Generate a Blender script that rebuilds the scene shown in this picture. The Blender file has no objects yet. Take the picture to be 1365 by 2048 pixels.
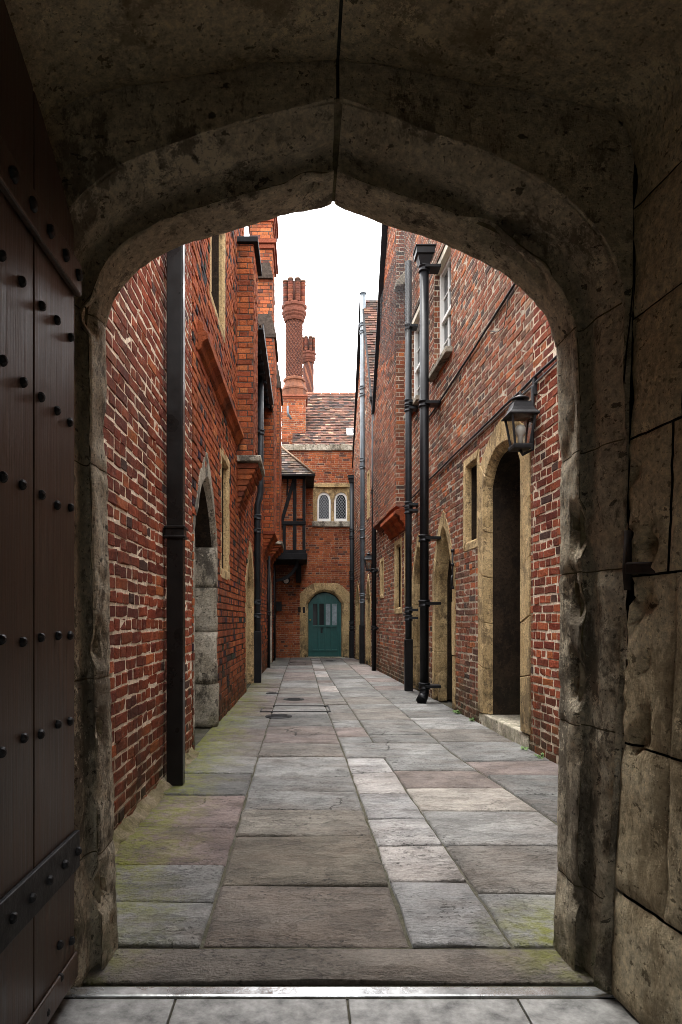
import bpy, math, random
import numpy as np
from mathutils import Vector, noise
R = math.radians
rng = random.Random(7)
SC = bpy.context.scene
COL = SC.collection

# ------------------------------------------------------------------ camera, sky, sun, exposure
F, PX, PY, H = 1365.33, 605.0, 1240.0, 1.15          # focal length and principal point in photograph pixels, eye height
cam = bpy.data.cameras.new('camera'); cam.sensor_fit = 'VERTICAL'; cam.sensor_height = 36; cam.lens = 24
cam.shift_x = (682.5-PX)/2048; cam.shift_y = (PY-1024)/2048; cam.clip_end = 500; cam.clip_start = .02
co = bpy.data.objects.new('camera', cam); COL.objects.link(co); co.location = (0, 0, H); co.rotation_euler = (R(90), 0, 0)
SC.camera = co
W = bpy.data.worlds.new('World'); SC.world = W; W.use_nodes = True
nt = W.node_tree; nt.nodes.clear()
SUN_EL, SUN_AZ = 70, -18                              # degrees; the overcast sun stands high over the far end of the alley
def wn(t, **k):
    n = nt.nodes.new(t)
    for a, v in k.items(): setattr(n, a, v)
    return n
sky = wn('ShaderNodeTexSky', sky_type='NISHITA', sun_disc=False); sky.sun_elevation = R(SUN_EL); sky.sun_rotation = R(SUN_AZ)
hs = wn('ShaderNodeHueSaturation'); hs.inputs['Saturation'].default_value = .12
nt.links.new(sky.outputs[0], hs.inputs['Color'])
tc = wn('ShaderNodeTexCoord'); sx = wn('ShaderNodeSeparateXYZ'); nt.links.new(tc.outputs['Generated'], sx.inputs[0])
mr = wn('ShaderNodeMapRange'); mr.inputs[1].default_value = 0; mr.inputs[2].default_value = 1
mr.inputs[3].default_value = 9.0; mr.inputs[4].default_value = 27.0      # overcast sky: zenith three times the horizon
nt.links.new(sx.outputs['Z'], mr.inputs[0])
cn = wn('ShaderNodeTexNoise'); cn.inputs['Scale'].default_value = 2.2; cn.inputs['Detail'].default_value = 4
nt.links.new(tc.outputs['Generated'], cn.inputs['Vector'])
cr = wn('ShaderNodeMapRange'); cr.inputs[1].default_value = .3; cr.inputs[2].default_value = .7; cr.inputs[3].default_value = .93; cr.inputs[4].default_value = 1.07
nt.links.new(cn.outputs[0], cr.inputs[0])
mm = wn('ShaderNodeMath', operation='MULTIPLY'); nt.links.new(mr.outputs[0], mm.inputs[0]); nt.links.new(cr.outputs[0], mm.inputs[1])
cc = wn('ShaderNodeCombineColor'); 
for i, k in enumerate((1.0, 1.0, 1.02)):
    m_ = wn('ShaderNodeMath', operation='MULTIPLY'); m_.inputs[1].default_value = k
    nt.links.new(mm.outputs[0], m_.inputs[0]); nt.links.new(m_.outputs[0], cc.inputs[i])
mx = wn('ShaderNodeMix', data_type='RGBA'); mx.inputs[0].default_value = .85
nt.links.new(hs.outputs[0], mx.inputs[6]); nt.links.new(cc.outputs[0], mx.inputs[7])
bg = wn('ShaderNodeBackground'); bg.inputs[1].default_value = .12
nt.links.new(mx.outputs[2], bg.inputs[0])
wo = wn('ShaderNodeOutputWorld'); nt.links.new(bg.outputs[0], wo.inputs[0])
sl = bpy.data.lights.new('sun', 'SUN'); sl.energy = 1.5; sl.angle = R(18); sl.color = (1, .97, .92)
so = bpy.data.objects.new('sun', sl); COL.objects.link(so); so.location = (0, -5, 20)
so.rotation_euler = (R(90-SUN_EL), 0, R(180-SUN_AZ))
vs = SC.view_settings; vs.view_transform = 'Standard'; vs.look = 'None'; vs.exposure = 1.62; vs.gamma = 1; vs.use_curve_mapping = False
SC.cycles.use_denoising = True; SC.cycles.max_bounces = 10; SC.cycles.diffuse_bounces = 6
SC.cycles.sample_clamp_indirect = 6; SC.cycles.filter_width = .9

# ------------------------------------------------------------------ helpers
def px(x, y, Y): return ((x-PX)/F*Y, H+(PY-y)/F*Y)
def proj(X, Y, Z): return (PX+F*X/Y, PY-F*(Z-H)/Y)
def wl(p):
    v = Vector((0, 0, 0))
    while p is not None: v += p.location; p = p.parent
    return v
def tag(o, label=None, cat=None, group=None, kind=None):
    if label: o['label'] = label
    if cat: o['category'] = cat
    if group: o['group'] = group
    if kind: o['kind'] = kind
    return o
def empty(name, loc, label=None, cat=None, group=None, kind=None, parent=None):
    o = bpy.data.objects.new(name, None); COL.objects.link(o); o.empty_display_size = .1
    o.parent = parent; o.location = Vector(loc)-(wl(parent) if parent else Vector((0, 0, 0)))
    return tag(o, label, cat, group, kind)
def link_mesh(name, me, mat, parent=None, loc=None):
    o = bpy.data.objects.new(name, me); COL.objects.link(o)
    if mat is not None and not me.materials: me.materials.append(mat)
    o.parent = parent
    if loc is not None: o.location = Vector(loc)-(wl(parent) if parent else Vector((0, 0, 0)))
    return o
class MB:
    """collects shapes in world coordinates; build() links them as ONE mesh object"""
    def __init__(s): s.v = []; s.f = []; s.c = []; s.sm = []
    def add(s, vs, fs, col=(1, 1, 1), smooth=False):
        n = len(s.v); s.v += [tuple(p) for p in vs]; s.f += [tuple(i+n for i in f) for f in fs]
        s.c += [col]*len(vs) if not isinstance(col, list) else col
        s.sm += [smooth]*len(fs); return s
    def box(s, x0, x1, y0, y1, z0, z1, col=(1, 1, 1), fn=None):
        p = [(x, y, z) for z in (z0, z1) for y in (y0, y1) for x in (x0, x1)]
        if fn: p = [fn(*q) for q in p]
        return s.add(p, [(0, 2, 3, 1), (4, 5, 7, 6), (0, 1, 5, 4), (2, 6, 7, 3), (0, 4, 6, 2), (1, 3, 7, 5)], col)
    def beam(s, a, b, w, d, up=(0, 0, 1), col=(1, 1, 1)):
        a, b = Vector(a), Vector(b); t = (b-a).normalized(); u = Vector(up)
        if abs(t.dot(u)) > .95: u = Vector((1, 0, 0))
        n = t.cross(u).normalized(); m = n.cross(t)
        p = [q+n*i*w/2+m*j*d/2 for q in (a, b) for i, j in ((-1, -1), (1, -1), (1, 1), (-1, 1))]
        return s.add(p, [(3, 2, 1, 0), (4, 5, 6, 7), (0, 1, 5, 4), (1, 2, 6, 5), (2, 3, 7, 6), (3, 0, 4, 7)], col)
    def tube(s, pts, r, n=12, col=(1, 1, 1), caps=True):
        pts = [Vector(p) for p in pts]; rs = r if isinstance(r, (list, tuple)) else [r]*len(pts)
        vs = []; prev = None
        for i, p in enumerate(pts):
            t = (pts[min(i+1, len(pts)-1)]-pts[max(i-1, 0)]).normalized()
            if t.length < .5: t = Vector((0, 0, 1))
            if prev is None:
                u = Vector((1, 0, 0)) if abs(t.x) < .9 else Vector((0, 1, 0))
            else: u = prev
            u = (u-t*u.dot(t)).normalized(); prev = u; w = t.cross(u)
            vs += [p+(u*math.cos(k*2*math.pi/n)+w*math.sin(k*2*math.pi/n))*rs[i] for k in range(n)]
        fs = [(i*n+k, i*n+(k+1) % n, (i+1)*n+(k+1) % n, (i+1)*n+k) for i in range(len(pts)-1) for k in range(n)]
        s.add(vs, fs, col, True)
        if caps:
            m = len(s.v)-len(vs)
            s.f.append(tuple(m+k for k in reversed(range(n)))); s.f.append(tuple(m+(len(pts)-1)*n+k for k in range(n))); s.sm += [False, False]
        return s
    def lathe(s, c, prof, n=24, col=(1, 1, 1), axis='z', rf=None, smooth=True):
        vs = []
        for r, h in prof:
            for k in range(n):
                a = 2*math.pi*k/n; q = r*(rf(a) if rf else 1)
                if axis == 'z': vs.append((c[0]+q*math.cos(a), c[1]+q*math.sin(a), c[2]+h))
                elif axis == 'x': vs.append((c[0]+h, c[1]+q*math.cos(a), c[2]+q*math.sin(a)))
                else: vs.append((c[0]+q*math.cos(a), c[1]-h, c[2]+q*math.sin(a)))
        fs = [(i*n+k, i*n+(k+1) % n, (i+1)*n+(k+1) % n, (i+1)*n+k) for i in range(len(prof)-1) for k in range(n)]
        fs += [tuple(reversed(range(n))), tuple((len(prof)-1)*n+k for k in range(n))]
        return s.add(vs, fs, col, smooth)
    def prism(s, poly, lo, hi, fn, col=(1, 1, 1)):
        """poly of (a,b); fn(a,b,t) -> xyz, swept t = lo..hi"""
        n = len(poly); p = [fn(a, b, lo) for a, b in poly]+[fn(a, b, hi) for a, b in poly]
        fs = [tuple(reversed(range(n))), tuple(range(n, 2*n))]+[(i, (i+1) % n, n+(i+1) % n, n+i) for i in range(n)]
        return s.add(p, fs, col)
    def build(s, name, mat, parent=None, bevel=0, label=None, kind=None, segs=2, loc=None):
        base = Vector(loc) if loc is not None else (wl(parent) if parent else Vector((0, 0, 0)))
        me = bpy.data.meshes.new(name)
        a = np.array(s.v, dtype=np.float32)-np.array(base, dtype=np.float32)
        me.from_pydata(a.tolist(), [], s.f); me.materials.append(mat)
        ca = me.color_attributes.new('Col', 'FLOAT_COLOR', 'POINT')
        ca.data.foreach_set('color', np.array([(c[0], c[1], c[2], 1) for c in s.c], dtype=np.float32).ravel())
        me.polygons.foreach_set('use_smooth', s.sm)
        import bmesh
        bm = bmesh.new(); bm.from_mesh(me); bmesh.ops.recalc_face_normals(bm, faces=bm.faces); bm.to_mesh(me); bm.free()
        o = link_mesh(name, me, None, parent, base)
        if bevel:
            m = o.modifiers.new('bevel', 'BEVEL'); m.width = bevel; m.segments = segs; m.limit_method = 'ANGLE'
        if label: o['label'] = label
        if kind: o['kind'] = kind
        return o

# ------------------------------------------------------------------ materials
def M(name):
    m = bpy.data.materials.new(name); m.use_nodes = True
    return m, m.node_tree, m.node_tree.nodes['Principled BSDF']
class NG:
    def __init__(s, t): s.t = t
    def n(s, typ, ins=None, **k):
        x = s.t.nodes.new(typ)
        for a, v in k.items(): setattr(x, a, v)
        for a, v in (ins or {}).items():
            if hasattr(v, 'is_output'): s.t.links.new(v, x.inputs[a])
            else: x.inputs[a].default_value = v
        return x
    def noise(s, vec, scale, detail=4, rough=.6): return s.n('ShaderNodeTexNoise', {'Vector': vec, 'Scale': scale, 'Detail': detail, 'Roughness': rough}).outputs[0]
    def rng(s, v, a, b, c, d): return s.n('ShaderNodeMapRange', {0: v, 1: a, 2: b, 3: c, 4: d}).outputs[0]
    def math(s, op, a, b=0.0): return s.n('ShaderNodeMath', {0: a, 1: b}, operation=op).outputs[0]
    def mix(s, f, a, b, mode='MIX'): return s.n('ShaderNodeMix', {0: f, 6: a, 7: b}, data_type='RGBA', blend_type=mode).outputs[2]
    def scale(s, col, v):
        if isinstance(col, tuple): col = col[:3]
        return s.n('ShaderNodeVectorMath', {0: col, 'Scale': v}, operation='SCALE').outputs[0]
    def bump(s, h, st, dist=.01): return s.n('ShaderNodeBump', {'Height': h, 'Strength': st, 'Distance': dist}).outputs[0]
    def pos(s): return s.n('ShaderNodeNewGeometry').outputs['Position']
    def sep(s, v): return s.n('ShaderNodeSeparateXYZ', {0: v}).outputs
    def map(s, v, sc): return s.n('ShaderNodeMapping', {'Vector': v, 'Scale': sc}).outputs[0]
    def col(s): return s.n('ShaderNodeAttribute', attribute_name='Col').outputs['Color']
def c4(c): return (c[0], c[1], c[2], 1)

def mat_brick(name, pale=.25, dirt=.5, palecol=(.42, .36, .28)):
    m, t, b = M(name); g = NG(t); P = g.pos()
    c = g.col()
    v = g.rng(g.noise(P, 55, 5, .7), .3, .7, .62, 1.32)
    c = g.scale(c, v)
    c = g.scale(c, g.rng(g.noise(P, 1.1, 3), .3, .7, .78, 1.18))
    c = g.mix(g.rng(g.noise(P, 75, 3, .6), .60, .66, 0, .55), c, (.035, .018, .013, 1))
    pm = g.math('MULTIPLY', g.rng(g.noise(P, 16, 7, .8), .56, .62, 0, 1), g.rng(g.noise(P, .9, 2), .4, .65, .15, 1))
    c = g.mix(g.math('MULTIPLY', pm, pale), c, c4(palecol))
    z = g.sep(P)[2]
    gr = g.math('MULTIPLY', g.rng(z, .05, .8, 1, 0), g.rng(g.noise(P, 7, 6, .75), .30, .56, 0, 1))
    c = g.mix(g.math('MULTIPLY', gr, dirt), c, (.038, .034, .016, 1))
    dark_coat = g.math('MULTIPLY', g.rng(g.noise(g.map(P, (1.6, 1.6, .45)), 1.0, 6, .7), .50, .66, 0, 1), .6)  # soot streaks scattered over the brick
    c = g.mix(dark_coat, c, (.03, .026, .024, 1))
    t.links.new(c, b.inputs['Base Color']); b.inputs['Specular IOR Level'].default_value = .12; b.inputs['Roughness'].default_value = .88
    h = g.math('ADD', g.noise(P, 90, 4, .7), g.math('MULTIPLY', g.noise(P, 25, 3), 1.2))
    t.links.new(g.bump(h, .9, .014), b.inputs['Normal']); return m
def mat_mortar(name, c1, c2, grime=.5):
    m, t, b = M(name); g = NG(t); P = g.pos()
    c = g.mix(g.rng(g.noise(P, 6, 5, .7), .35, .65, 0, 1), c4(c1), c4(c2))
    c = g.scale(c, g.rng(g.noise(P, 45, 5, .75), .35, .65, .55, 1.25))
    z = g.sep(P)[2]
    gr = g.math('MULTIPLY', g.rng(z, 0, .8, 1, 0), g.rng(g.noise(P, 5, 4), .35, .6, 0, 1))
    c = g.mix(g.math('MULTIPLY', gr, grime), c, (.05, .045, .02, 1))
    t.links.new(c, b.inputs['Base Color']); b.inputs['Specular IOR Level'].default_value = .1; b.inputs['Roughness'].default_value = .95
    t.links.new(g.bump(g.noise(P, 60, 5, .7), .9, .012), b.inputs['Normal']); return m
def mat_stone(name, c1, c2, dark, stain=.6, moss=0., zdirt=.6, bump=.8, sc=1.0):
    m, t, b = M(name); g = NG(t); P = g.pos()
    c = g.mix(g.rng(g.noise(P, 3.2*sc, 5, .65), .35, .65, 0, 1), c4(c1), c4(c2))
    c = g.scale(c, g.rng(g.noise(P, 38*sc, 6, .78), .35, .65, .62, 1.32))
    st = g.rng(g.noise(g.map(P, (1, 1, .5)), 2.6*sc, 9, .78), .515, .56, 0, 1)
    c = g.mix(g.math('MULTIPLY', st, stain), c, c4(dark))
    fl = g.rng(g.noise(P, 4.0*sc, 10, .84), .565, .578, 0, .8)
    c = g.mix(fl, c, g.scale(c4(c1), 1.3))
    st2 = g.rng(g.noise(P, 11*sc, 6, .7), .58, .66, 0, stain*.8)
    c = g.mix(st2, c, c4(dark))
    pit = g.math('MAXIMUM', g.rng(g.noise(P, 62*sc, 3, .55), .62, .67, 0, .6), g.rng(g.noise(g.map(P, (1, 1, 1.7)), 17*sc, 5, .65), .64, .655, 0, .8))
    c = g.mix(pit, c, g.scale(c4(dark), .5))
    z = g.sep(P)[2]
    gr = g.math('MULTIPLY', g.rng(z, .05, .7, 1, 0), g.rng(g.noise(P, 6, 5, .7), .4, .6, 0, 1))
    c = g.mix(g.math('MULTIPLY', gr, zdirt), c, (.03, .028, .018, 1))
    if moss:
        mo = g.math('MULTIPLY', g.rng(z, 0, .25, 1, 0), g.rng(g.noise(P, 9, 5), .45, .6, 0, 1))
        c = g.mix(g.math('MULTIPLY', mo, moss), c, (.08, .10, .02, 1))
    t.links.new(c, b.inputs['Base Color']); b.inputs['Specular IOR Level'].default_value = .15; b.inputs['Roughness'].default_value = .9
    h = g.math('ADD', g.math('SUBTRACT', g.noise(P, 110*sc, 4, .7), pit), g.math('MULTIPLY', g.noise(P, 22*sc, 7, .75), 2.2))
    t.links.new(g.bump(h, bump, .02), b.inputs['Normal']); return m
def mat_flag():
    m, t, b = M('sandstone paving'); g = NG(t); P = g.pos(); s = g.sep(P)
    c = g.scale(g.col(), g.rng(g.noise(P, 2.4, 6, .7), .3, .7, .60, 1.40))
    c = g.scale(c, g.rng(g.noise(P, 48, 6, .8), .36, .64, .78, 1.2))
    br = g.rng(g.noise(g.map(P, (1, 2.2, 1)), 1.7, 5, .7), .45, .7, 0, .35)
    c = g.mix(br, c, (.17, .115, .08, 1))
    lay = g.rng(g.noise(g.map(P, (1, 1.7, 1)), 3.1, 8, .75), .53, .545, 0, .5)
    c = g.mix(lay, c, g.scale(c, .55))
    pit = g.math('MULTIPLY', g.math('MAXIMUM', g.rng(g.noise(P, 34, 4, .65), .60, .635, 0, .75), g.rng(g.noise(g.map(P, (1, 1.6, 1)), 13, 5, .7), .60, .62, 0, .7)), g.rng(g.noise(P, 1.6, 2), .44, .56, .05, 1))
    c = g.mix(pit, c, (.035, .034, .030, 1))
    wp = g.n('ShaderNodeVectorMath', {0: P, 1: g.n('ShaderNodeVectorMath', {0: g.n('ShaderNodeTexNoise', {'Vector': P, 'Scale': 4.0, 'Detail': 5.0}).outputs['Color'], 'Scale': .45}, operation='SCALE').outputs[0]}, operation='ADD').outputs[0]
    vo = g.n('ShaderNodeTexVoronoi', {'Vector': g.map(wp, (.7, 1.3, .001)), 'Scale': 1.3}, feature='DISTANCE_TO_EDGE').outputs['Distance']
    crk = g.math('MULTIPLY', g.rng(vo, .003, .006, .8, 0), g.rng(g.noise(P, .9, 2), .54, .58, 0, 1))
    c = g.mix(crk, c, (.02, .02, .017, 1))
    # moss along the foot of the left wall and by the right jamb
    d = g.math('ADD', s[0], g.math('MULTIPLY', g.noise(P, 2.6, 5, .7), .9))
    mo = g.math('MULTIPLY', g.rng(d, -.50, -.02, 1, 0), g.rng(g.noise(P, 11, 8, .8), .42, .54, 0, 1))
    mo = g.math('MULTIPLY', mo, g.rng(s[1], 10, 15, 1, .25))
    d2 = g.n('ShaderNodeVectorMath', {0: P, 1: (1.02, 2.45, 0)}, operation='DISTANCE').outputs['Value']
    mo2 = g.math('MULTIPLY', g.rng(d2, .12, .42, 1, 0), g.rng(g.noise(P, 13, 6, .75), .38, .58, 0, 1))
    mo = g.math('MAXIMUM', mo, mo2)
    c = g.mix(g.math("MULTIPLY", mo, .95), c, (.20, .21, .032, 1))
    t.links.new(c, b.inputs['Base Color'])
    t.links.new(g.rng(g.noise(P, 3.5, 4), .3, .7, .48, .82), b.inputs['Roughness']); b.inputs['Specular IOR Level'].default_value = .3
    h = g.math('ADD', g.math('SUBTRACT', g.noise(P, 70, 5, .7), g.math('ADD', pit, g.math('MULTIPLY', g.math('ADD', lay, crk), 1.2))), g.math('MULTIPLY', g.noise(g.map(P, (1, 1.8, 1)), 9, 7, .75), 2.6))
    t.links.new(g.bump(h, .8, .03), b.inputs['Normal']); return m
def mat_simple(name, c, rough=.5, metal=0., nz=.25, sc=20, bump=.2, spec=.5):
    m, t, b = M(name); g = NG(t); P = g.pos()
    cc = g.scale(c4(c), g.rng(g.noise(P, sc, 5, .7), .3, .7, 1-nz, 1+nz))
    t.links.new(cc, b.inputs['Base Color']); b.inputs['Metallic'].default_value = metal
    t.links.new(g.rng(g.noise(P, sc*.6, 4), .3, .7, max(.05, rough-.12), min(1, rough+.12)), b.inputs['Roughness'])
    b.inputs['Specular IOR Level'].default_value = spec
    if bump: t.links.new(g.bump(g.noise(P, sc*2, 4), bump, .004), b.inputs['Normal'])
    return m
def mat_wood():
    m, t, b = M('dark oak'); g = NG(t); P = g.pos()
    gr = g.noise(g.map(P, (60, 60, 2.2)), 1, 6, .75)
    c = g.mix(g.rng(gr, .3, .7, 0, 1), (.016, .010, .007, 1), (.095, .056, .037, 1))
    c = g.scale(c, g.rng(g.noise(P, 3, 4), .3, .7, .65, 1.3))
    t.links.new(c, b.inputs['Base Color'])
    t.links.new(g.rng(gr, .3, .7, .28, .55), b.inputs['Roughness']); b.inputs['Specular IOR Level'].default_value = .4
    t.links.new(g.bump(gr, .5, .004), b.inputs['Normal']); return m
def mat_glass(name, c=(.012, .014, .016), rough=.1):
    m, t, b = M(name); b.inputs['Base Color'].default_value = c4(c); b.inputs['Roughness'].default_value = rough
    b.inputs['Specular IOR Level'].default_value = .22; return m
def mat_clear(name):
    m, t, b = M(name); t.nodes.remove(b); o = t.nodes['Material Output']
    a = t.nodes.new('ShaderNodeBsdfTransparent'); a.inputs[0].default_value = (.72, .72, .70, 1)
    gl = t.nodes.new('ShaderNodeBsdfGlossy'); gl.inputs['Roughness'].default_value = .08
    fr = t.nodes.new('ShaderNodeFresnel'); fr.inputs[0].default_value = 1.5
    x = t.nodes.new('ShaderNodeMixShader'); t.links.new(fr.outputs[0], x.inputs[0]); t.links.new(a.outputs[0], x.inputs[1]); t.links.new(gl.outputs[0], x.inputs[2])
    t.links.new(x.outputs[0], o.inputs[0]); return m
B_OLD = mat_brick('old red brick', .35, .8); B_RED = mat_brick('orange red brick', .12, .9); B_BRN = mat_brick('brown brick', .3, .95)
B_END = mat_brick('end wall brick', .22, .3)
MO_PALE = mat_mortar('pale lime mortar', (.80, .69, .54), (.60, .48, .35), .8)
MO_DARK = mat_mortar('dark mortar', (.13, .095, .075), (.05, .04, .035))
MO_CREAM = mat_mortar('cream mortar', (.62, .53, .41), (.34, .28, .21), .6)
MO_END = mat_mortar('buff mortar', (.44, .30, .21), (.20, .12, .085))
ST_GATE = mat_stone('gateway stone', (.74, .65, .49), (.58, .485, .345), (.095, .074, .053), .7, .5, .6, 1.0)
ST_VAULT_LIT = mat_stone('brightened vault stone', (.82, .70, .48), (.68, .55, .35), (.24, .17, .09), .55, 0, .4, 1.0)  # paler than the gateway stone: light on the vault put into its colour
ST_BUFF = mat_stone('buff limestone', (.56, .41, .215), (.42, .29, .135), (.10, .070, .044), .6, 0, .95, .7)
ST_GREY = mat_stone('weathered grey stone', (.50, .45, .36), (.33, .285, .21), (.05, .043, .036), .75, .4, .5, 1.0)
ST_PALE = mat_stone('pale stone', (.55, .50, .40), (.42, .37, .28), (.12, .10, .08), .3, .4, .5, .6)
ST_REVEAL = mat_stone('dark reveal stone', (.038, .025, .015), (.020, .014, .009), (.008, .006, .005), .6, 0, .5, .4)  # near-black stone used only inside door and window openings
FLAG = mat_flag()
EARTH = mat_mortar('joint earth', (.12, .11, .09), (.05, .05, .04))
FILLET = mat_mortar('cement fillet', (.30, .24, .17), (.14, .125, .05), .5)
WOOD = mat_wood(); IRON = mat_simple('black iron', (.010, .010, .011), .55, .1, .4, 30, .5, .3)
PIPE = mat_simple('black pipe paint', (.007, .007, .008), .42, 0, .5, 8, .15, .2)
PIPEB = mat_simple('brown black pipe paint', (.007, .006, .0055), .32, 0, .4, 8, .15, .2)
PIPEG = mat_simple('blue grey pipe paint', (.085, .105, .12), .42, 0, .45, 5, .2)
PIPED = mat_simple('dark grey pipe paint', (.016, .019, .022), .5, 0, .45, 5, .2, .25)
WHITE = mat_simple('white paint', (.78, .77, .73), .5, 0, .08, 12, .1)
CREAM = mat_simple('cream paint', (.62, .55, .42), .6, 0, .12, 12, .1)
GREEN = mat_simple('dark green door paint', (.0015, .068, .061), .45, 0, .15, 10, .1)
TIMBER = mat_simple('black timber', (.006, .006, .007), .7, 0, .5, 14, .5, .2)
LEAD = mat_simple('lead', (.026, .027, .028), .85, .0, .4, 8, .3)
TILE = mat_brick('clay tile', .12, 0, (.40, .36, .30)); DARKW = mat_simple('dark door wood', (.025, .016, .011), .6, 0, .4, 12, .4)
GLASS = mat_glass('window glass'); CLEAR = mat_clear('lantern glass'); BULB = mat_simple('frosted bulb', (.75, .72, .66), .35, 0, .03, 10, 0)
CURT = mat_simple('pale curtain behind glass', (.20, .24, .26), .5, 0, .5, 6, 0); BRASS = mat_simple('brass', (.5, .33, .1), .35, .9, .15, 20, .1)
HOODM = mat_simple('dark mossy tile', (.045, .034, .027), .95, 0, .6, 18, .8, .05)
STEEL = mat_simple('worn steel', (.46, .47, .47), .26, .8, .5, 7, .5)
SLAB = mat_simple('grey floor tile', (.155, .153, .147), .55, 0, .75, 13, .8)
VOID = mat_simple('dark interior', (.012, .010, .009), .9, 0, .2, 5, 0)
RUST = mat_simple('rusty iron', (.022, .012, .008), .8, .2, .5, 30, .5)

# ------------------------------------------------------------------ the opening of the gateway (far edge, at y = 2.41)
YA = 2.41
def apx(x, y): return px(x, y, YA)
ARCH = [apx(*p) for p in ((237, 1899), (229, 1690), (224, 1400), (218, 1100), (213, 820), (213, 680), (219, 620), (236, 584), (262, 552), (300, 522), (365, 492), (450, 466), (550, 438), (620, 422), (667, 412),
        (720, 431), (780, 454), (880, 484), (960, 520), (1030, 562), (1078, 610), (1102, 656), (1113, 710), (1118, 900), (1120, 1150), (1118, 1450), (1116, 1690), (1109, 1899))]
ARCH_IMG = [proj(x, YA, z) for x, z in ARCH]
def in_arch(x, y):
    c = False; n = len(ARCH_IMG)
    for i in range(n):
        (x1, y1), (x2, y2) = ARCH_IMG[i], ARCH_IMG[(i+1) % n]
        if (y1 > y) != (y2 > y) and x < (x2-x1)*(y-y1)/(y2-y1)+x1: c = not c
    return c

# ------------------------------------------------------------------ brickwork
XL = lambda Y: -1.021+.0103*Y
XR = lambda Y: 2.21-.0315*Y
YE = 20.9
def mapL(s, z, d): return (XL(s)+d, s, z)
def mapR(s, z, d): return (XR(s)-d, s, z)
def mapE(s, z, d): return (s, YE-d, z)
def pick(pal, r):
    t = r.random()*sum(w for w, _ in pal)
    for w, c in pal:
        t -= w
        if t <= 0: break
    k = r.uniform(.82, 1.18)
    return (c[0]*k, c[1]*k*r.uniform(.82, .98), c[2]*k*.84)
P_OLD = [(6, (.21, .052, .026)), (4, (.27, .072, .033)), (2.5, (.145, .038, .023)), (.5, (.075, .040, .033)), (.6, (.37, .115, .042))]
P_RED = [(6, (.32, .094, .036)), (4, (.26, .074, .031)), (2, (.20, .058, .028)), (1, (.37, .13, .05))]
P_BRN = [(4, (.235, .092, .055)), (3, (.30, .105, .055)), (3, (.165, .082, .058)), (.9, (.085, .062, .054)), (1.4, (.28, .155, .105)), (1, (.40, .135, .055))]
P_END = [(5, (.37, .122, .050)), (4, (.30, .092, .040)), (2, (.22, .068, .036)), (.8, (.11, .055, .045))]
DARKB = (.040, .030, .029)
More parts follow.
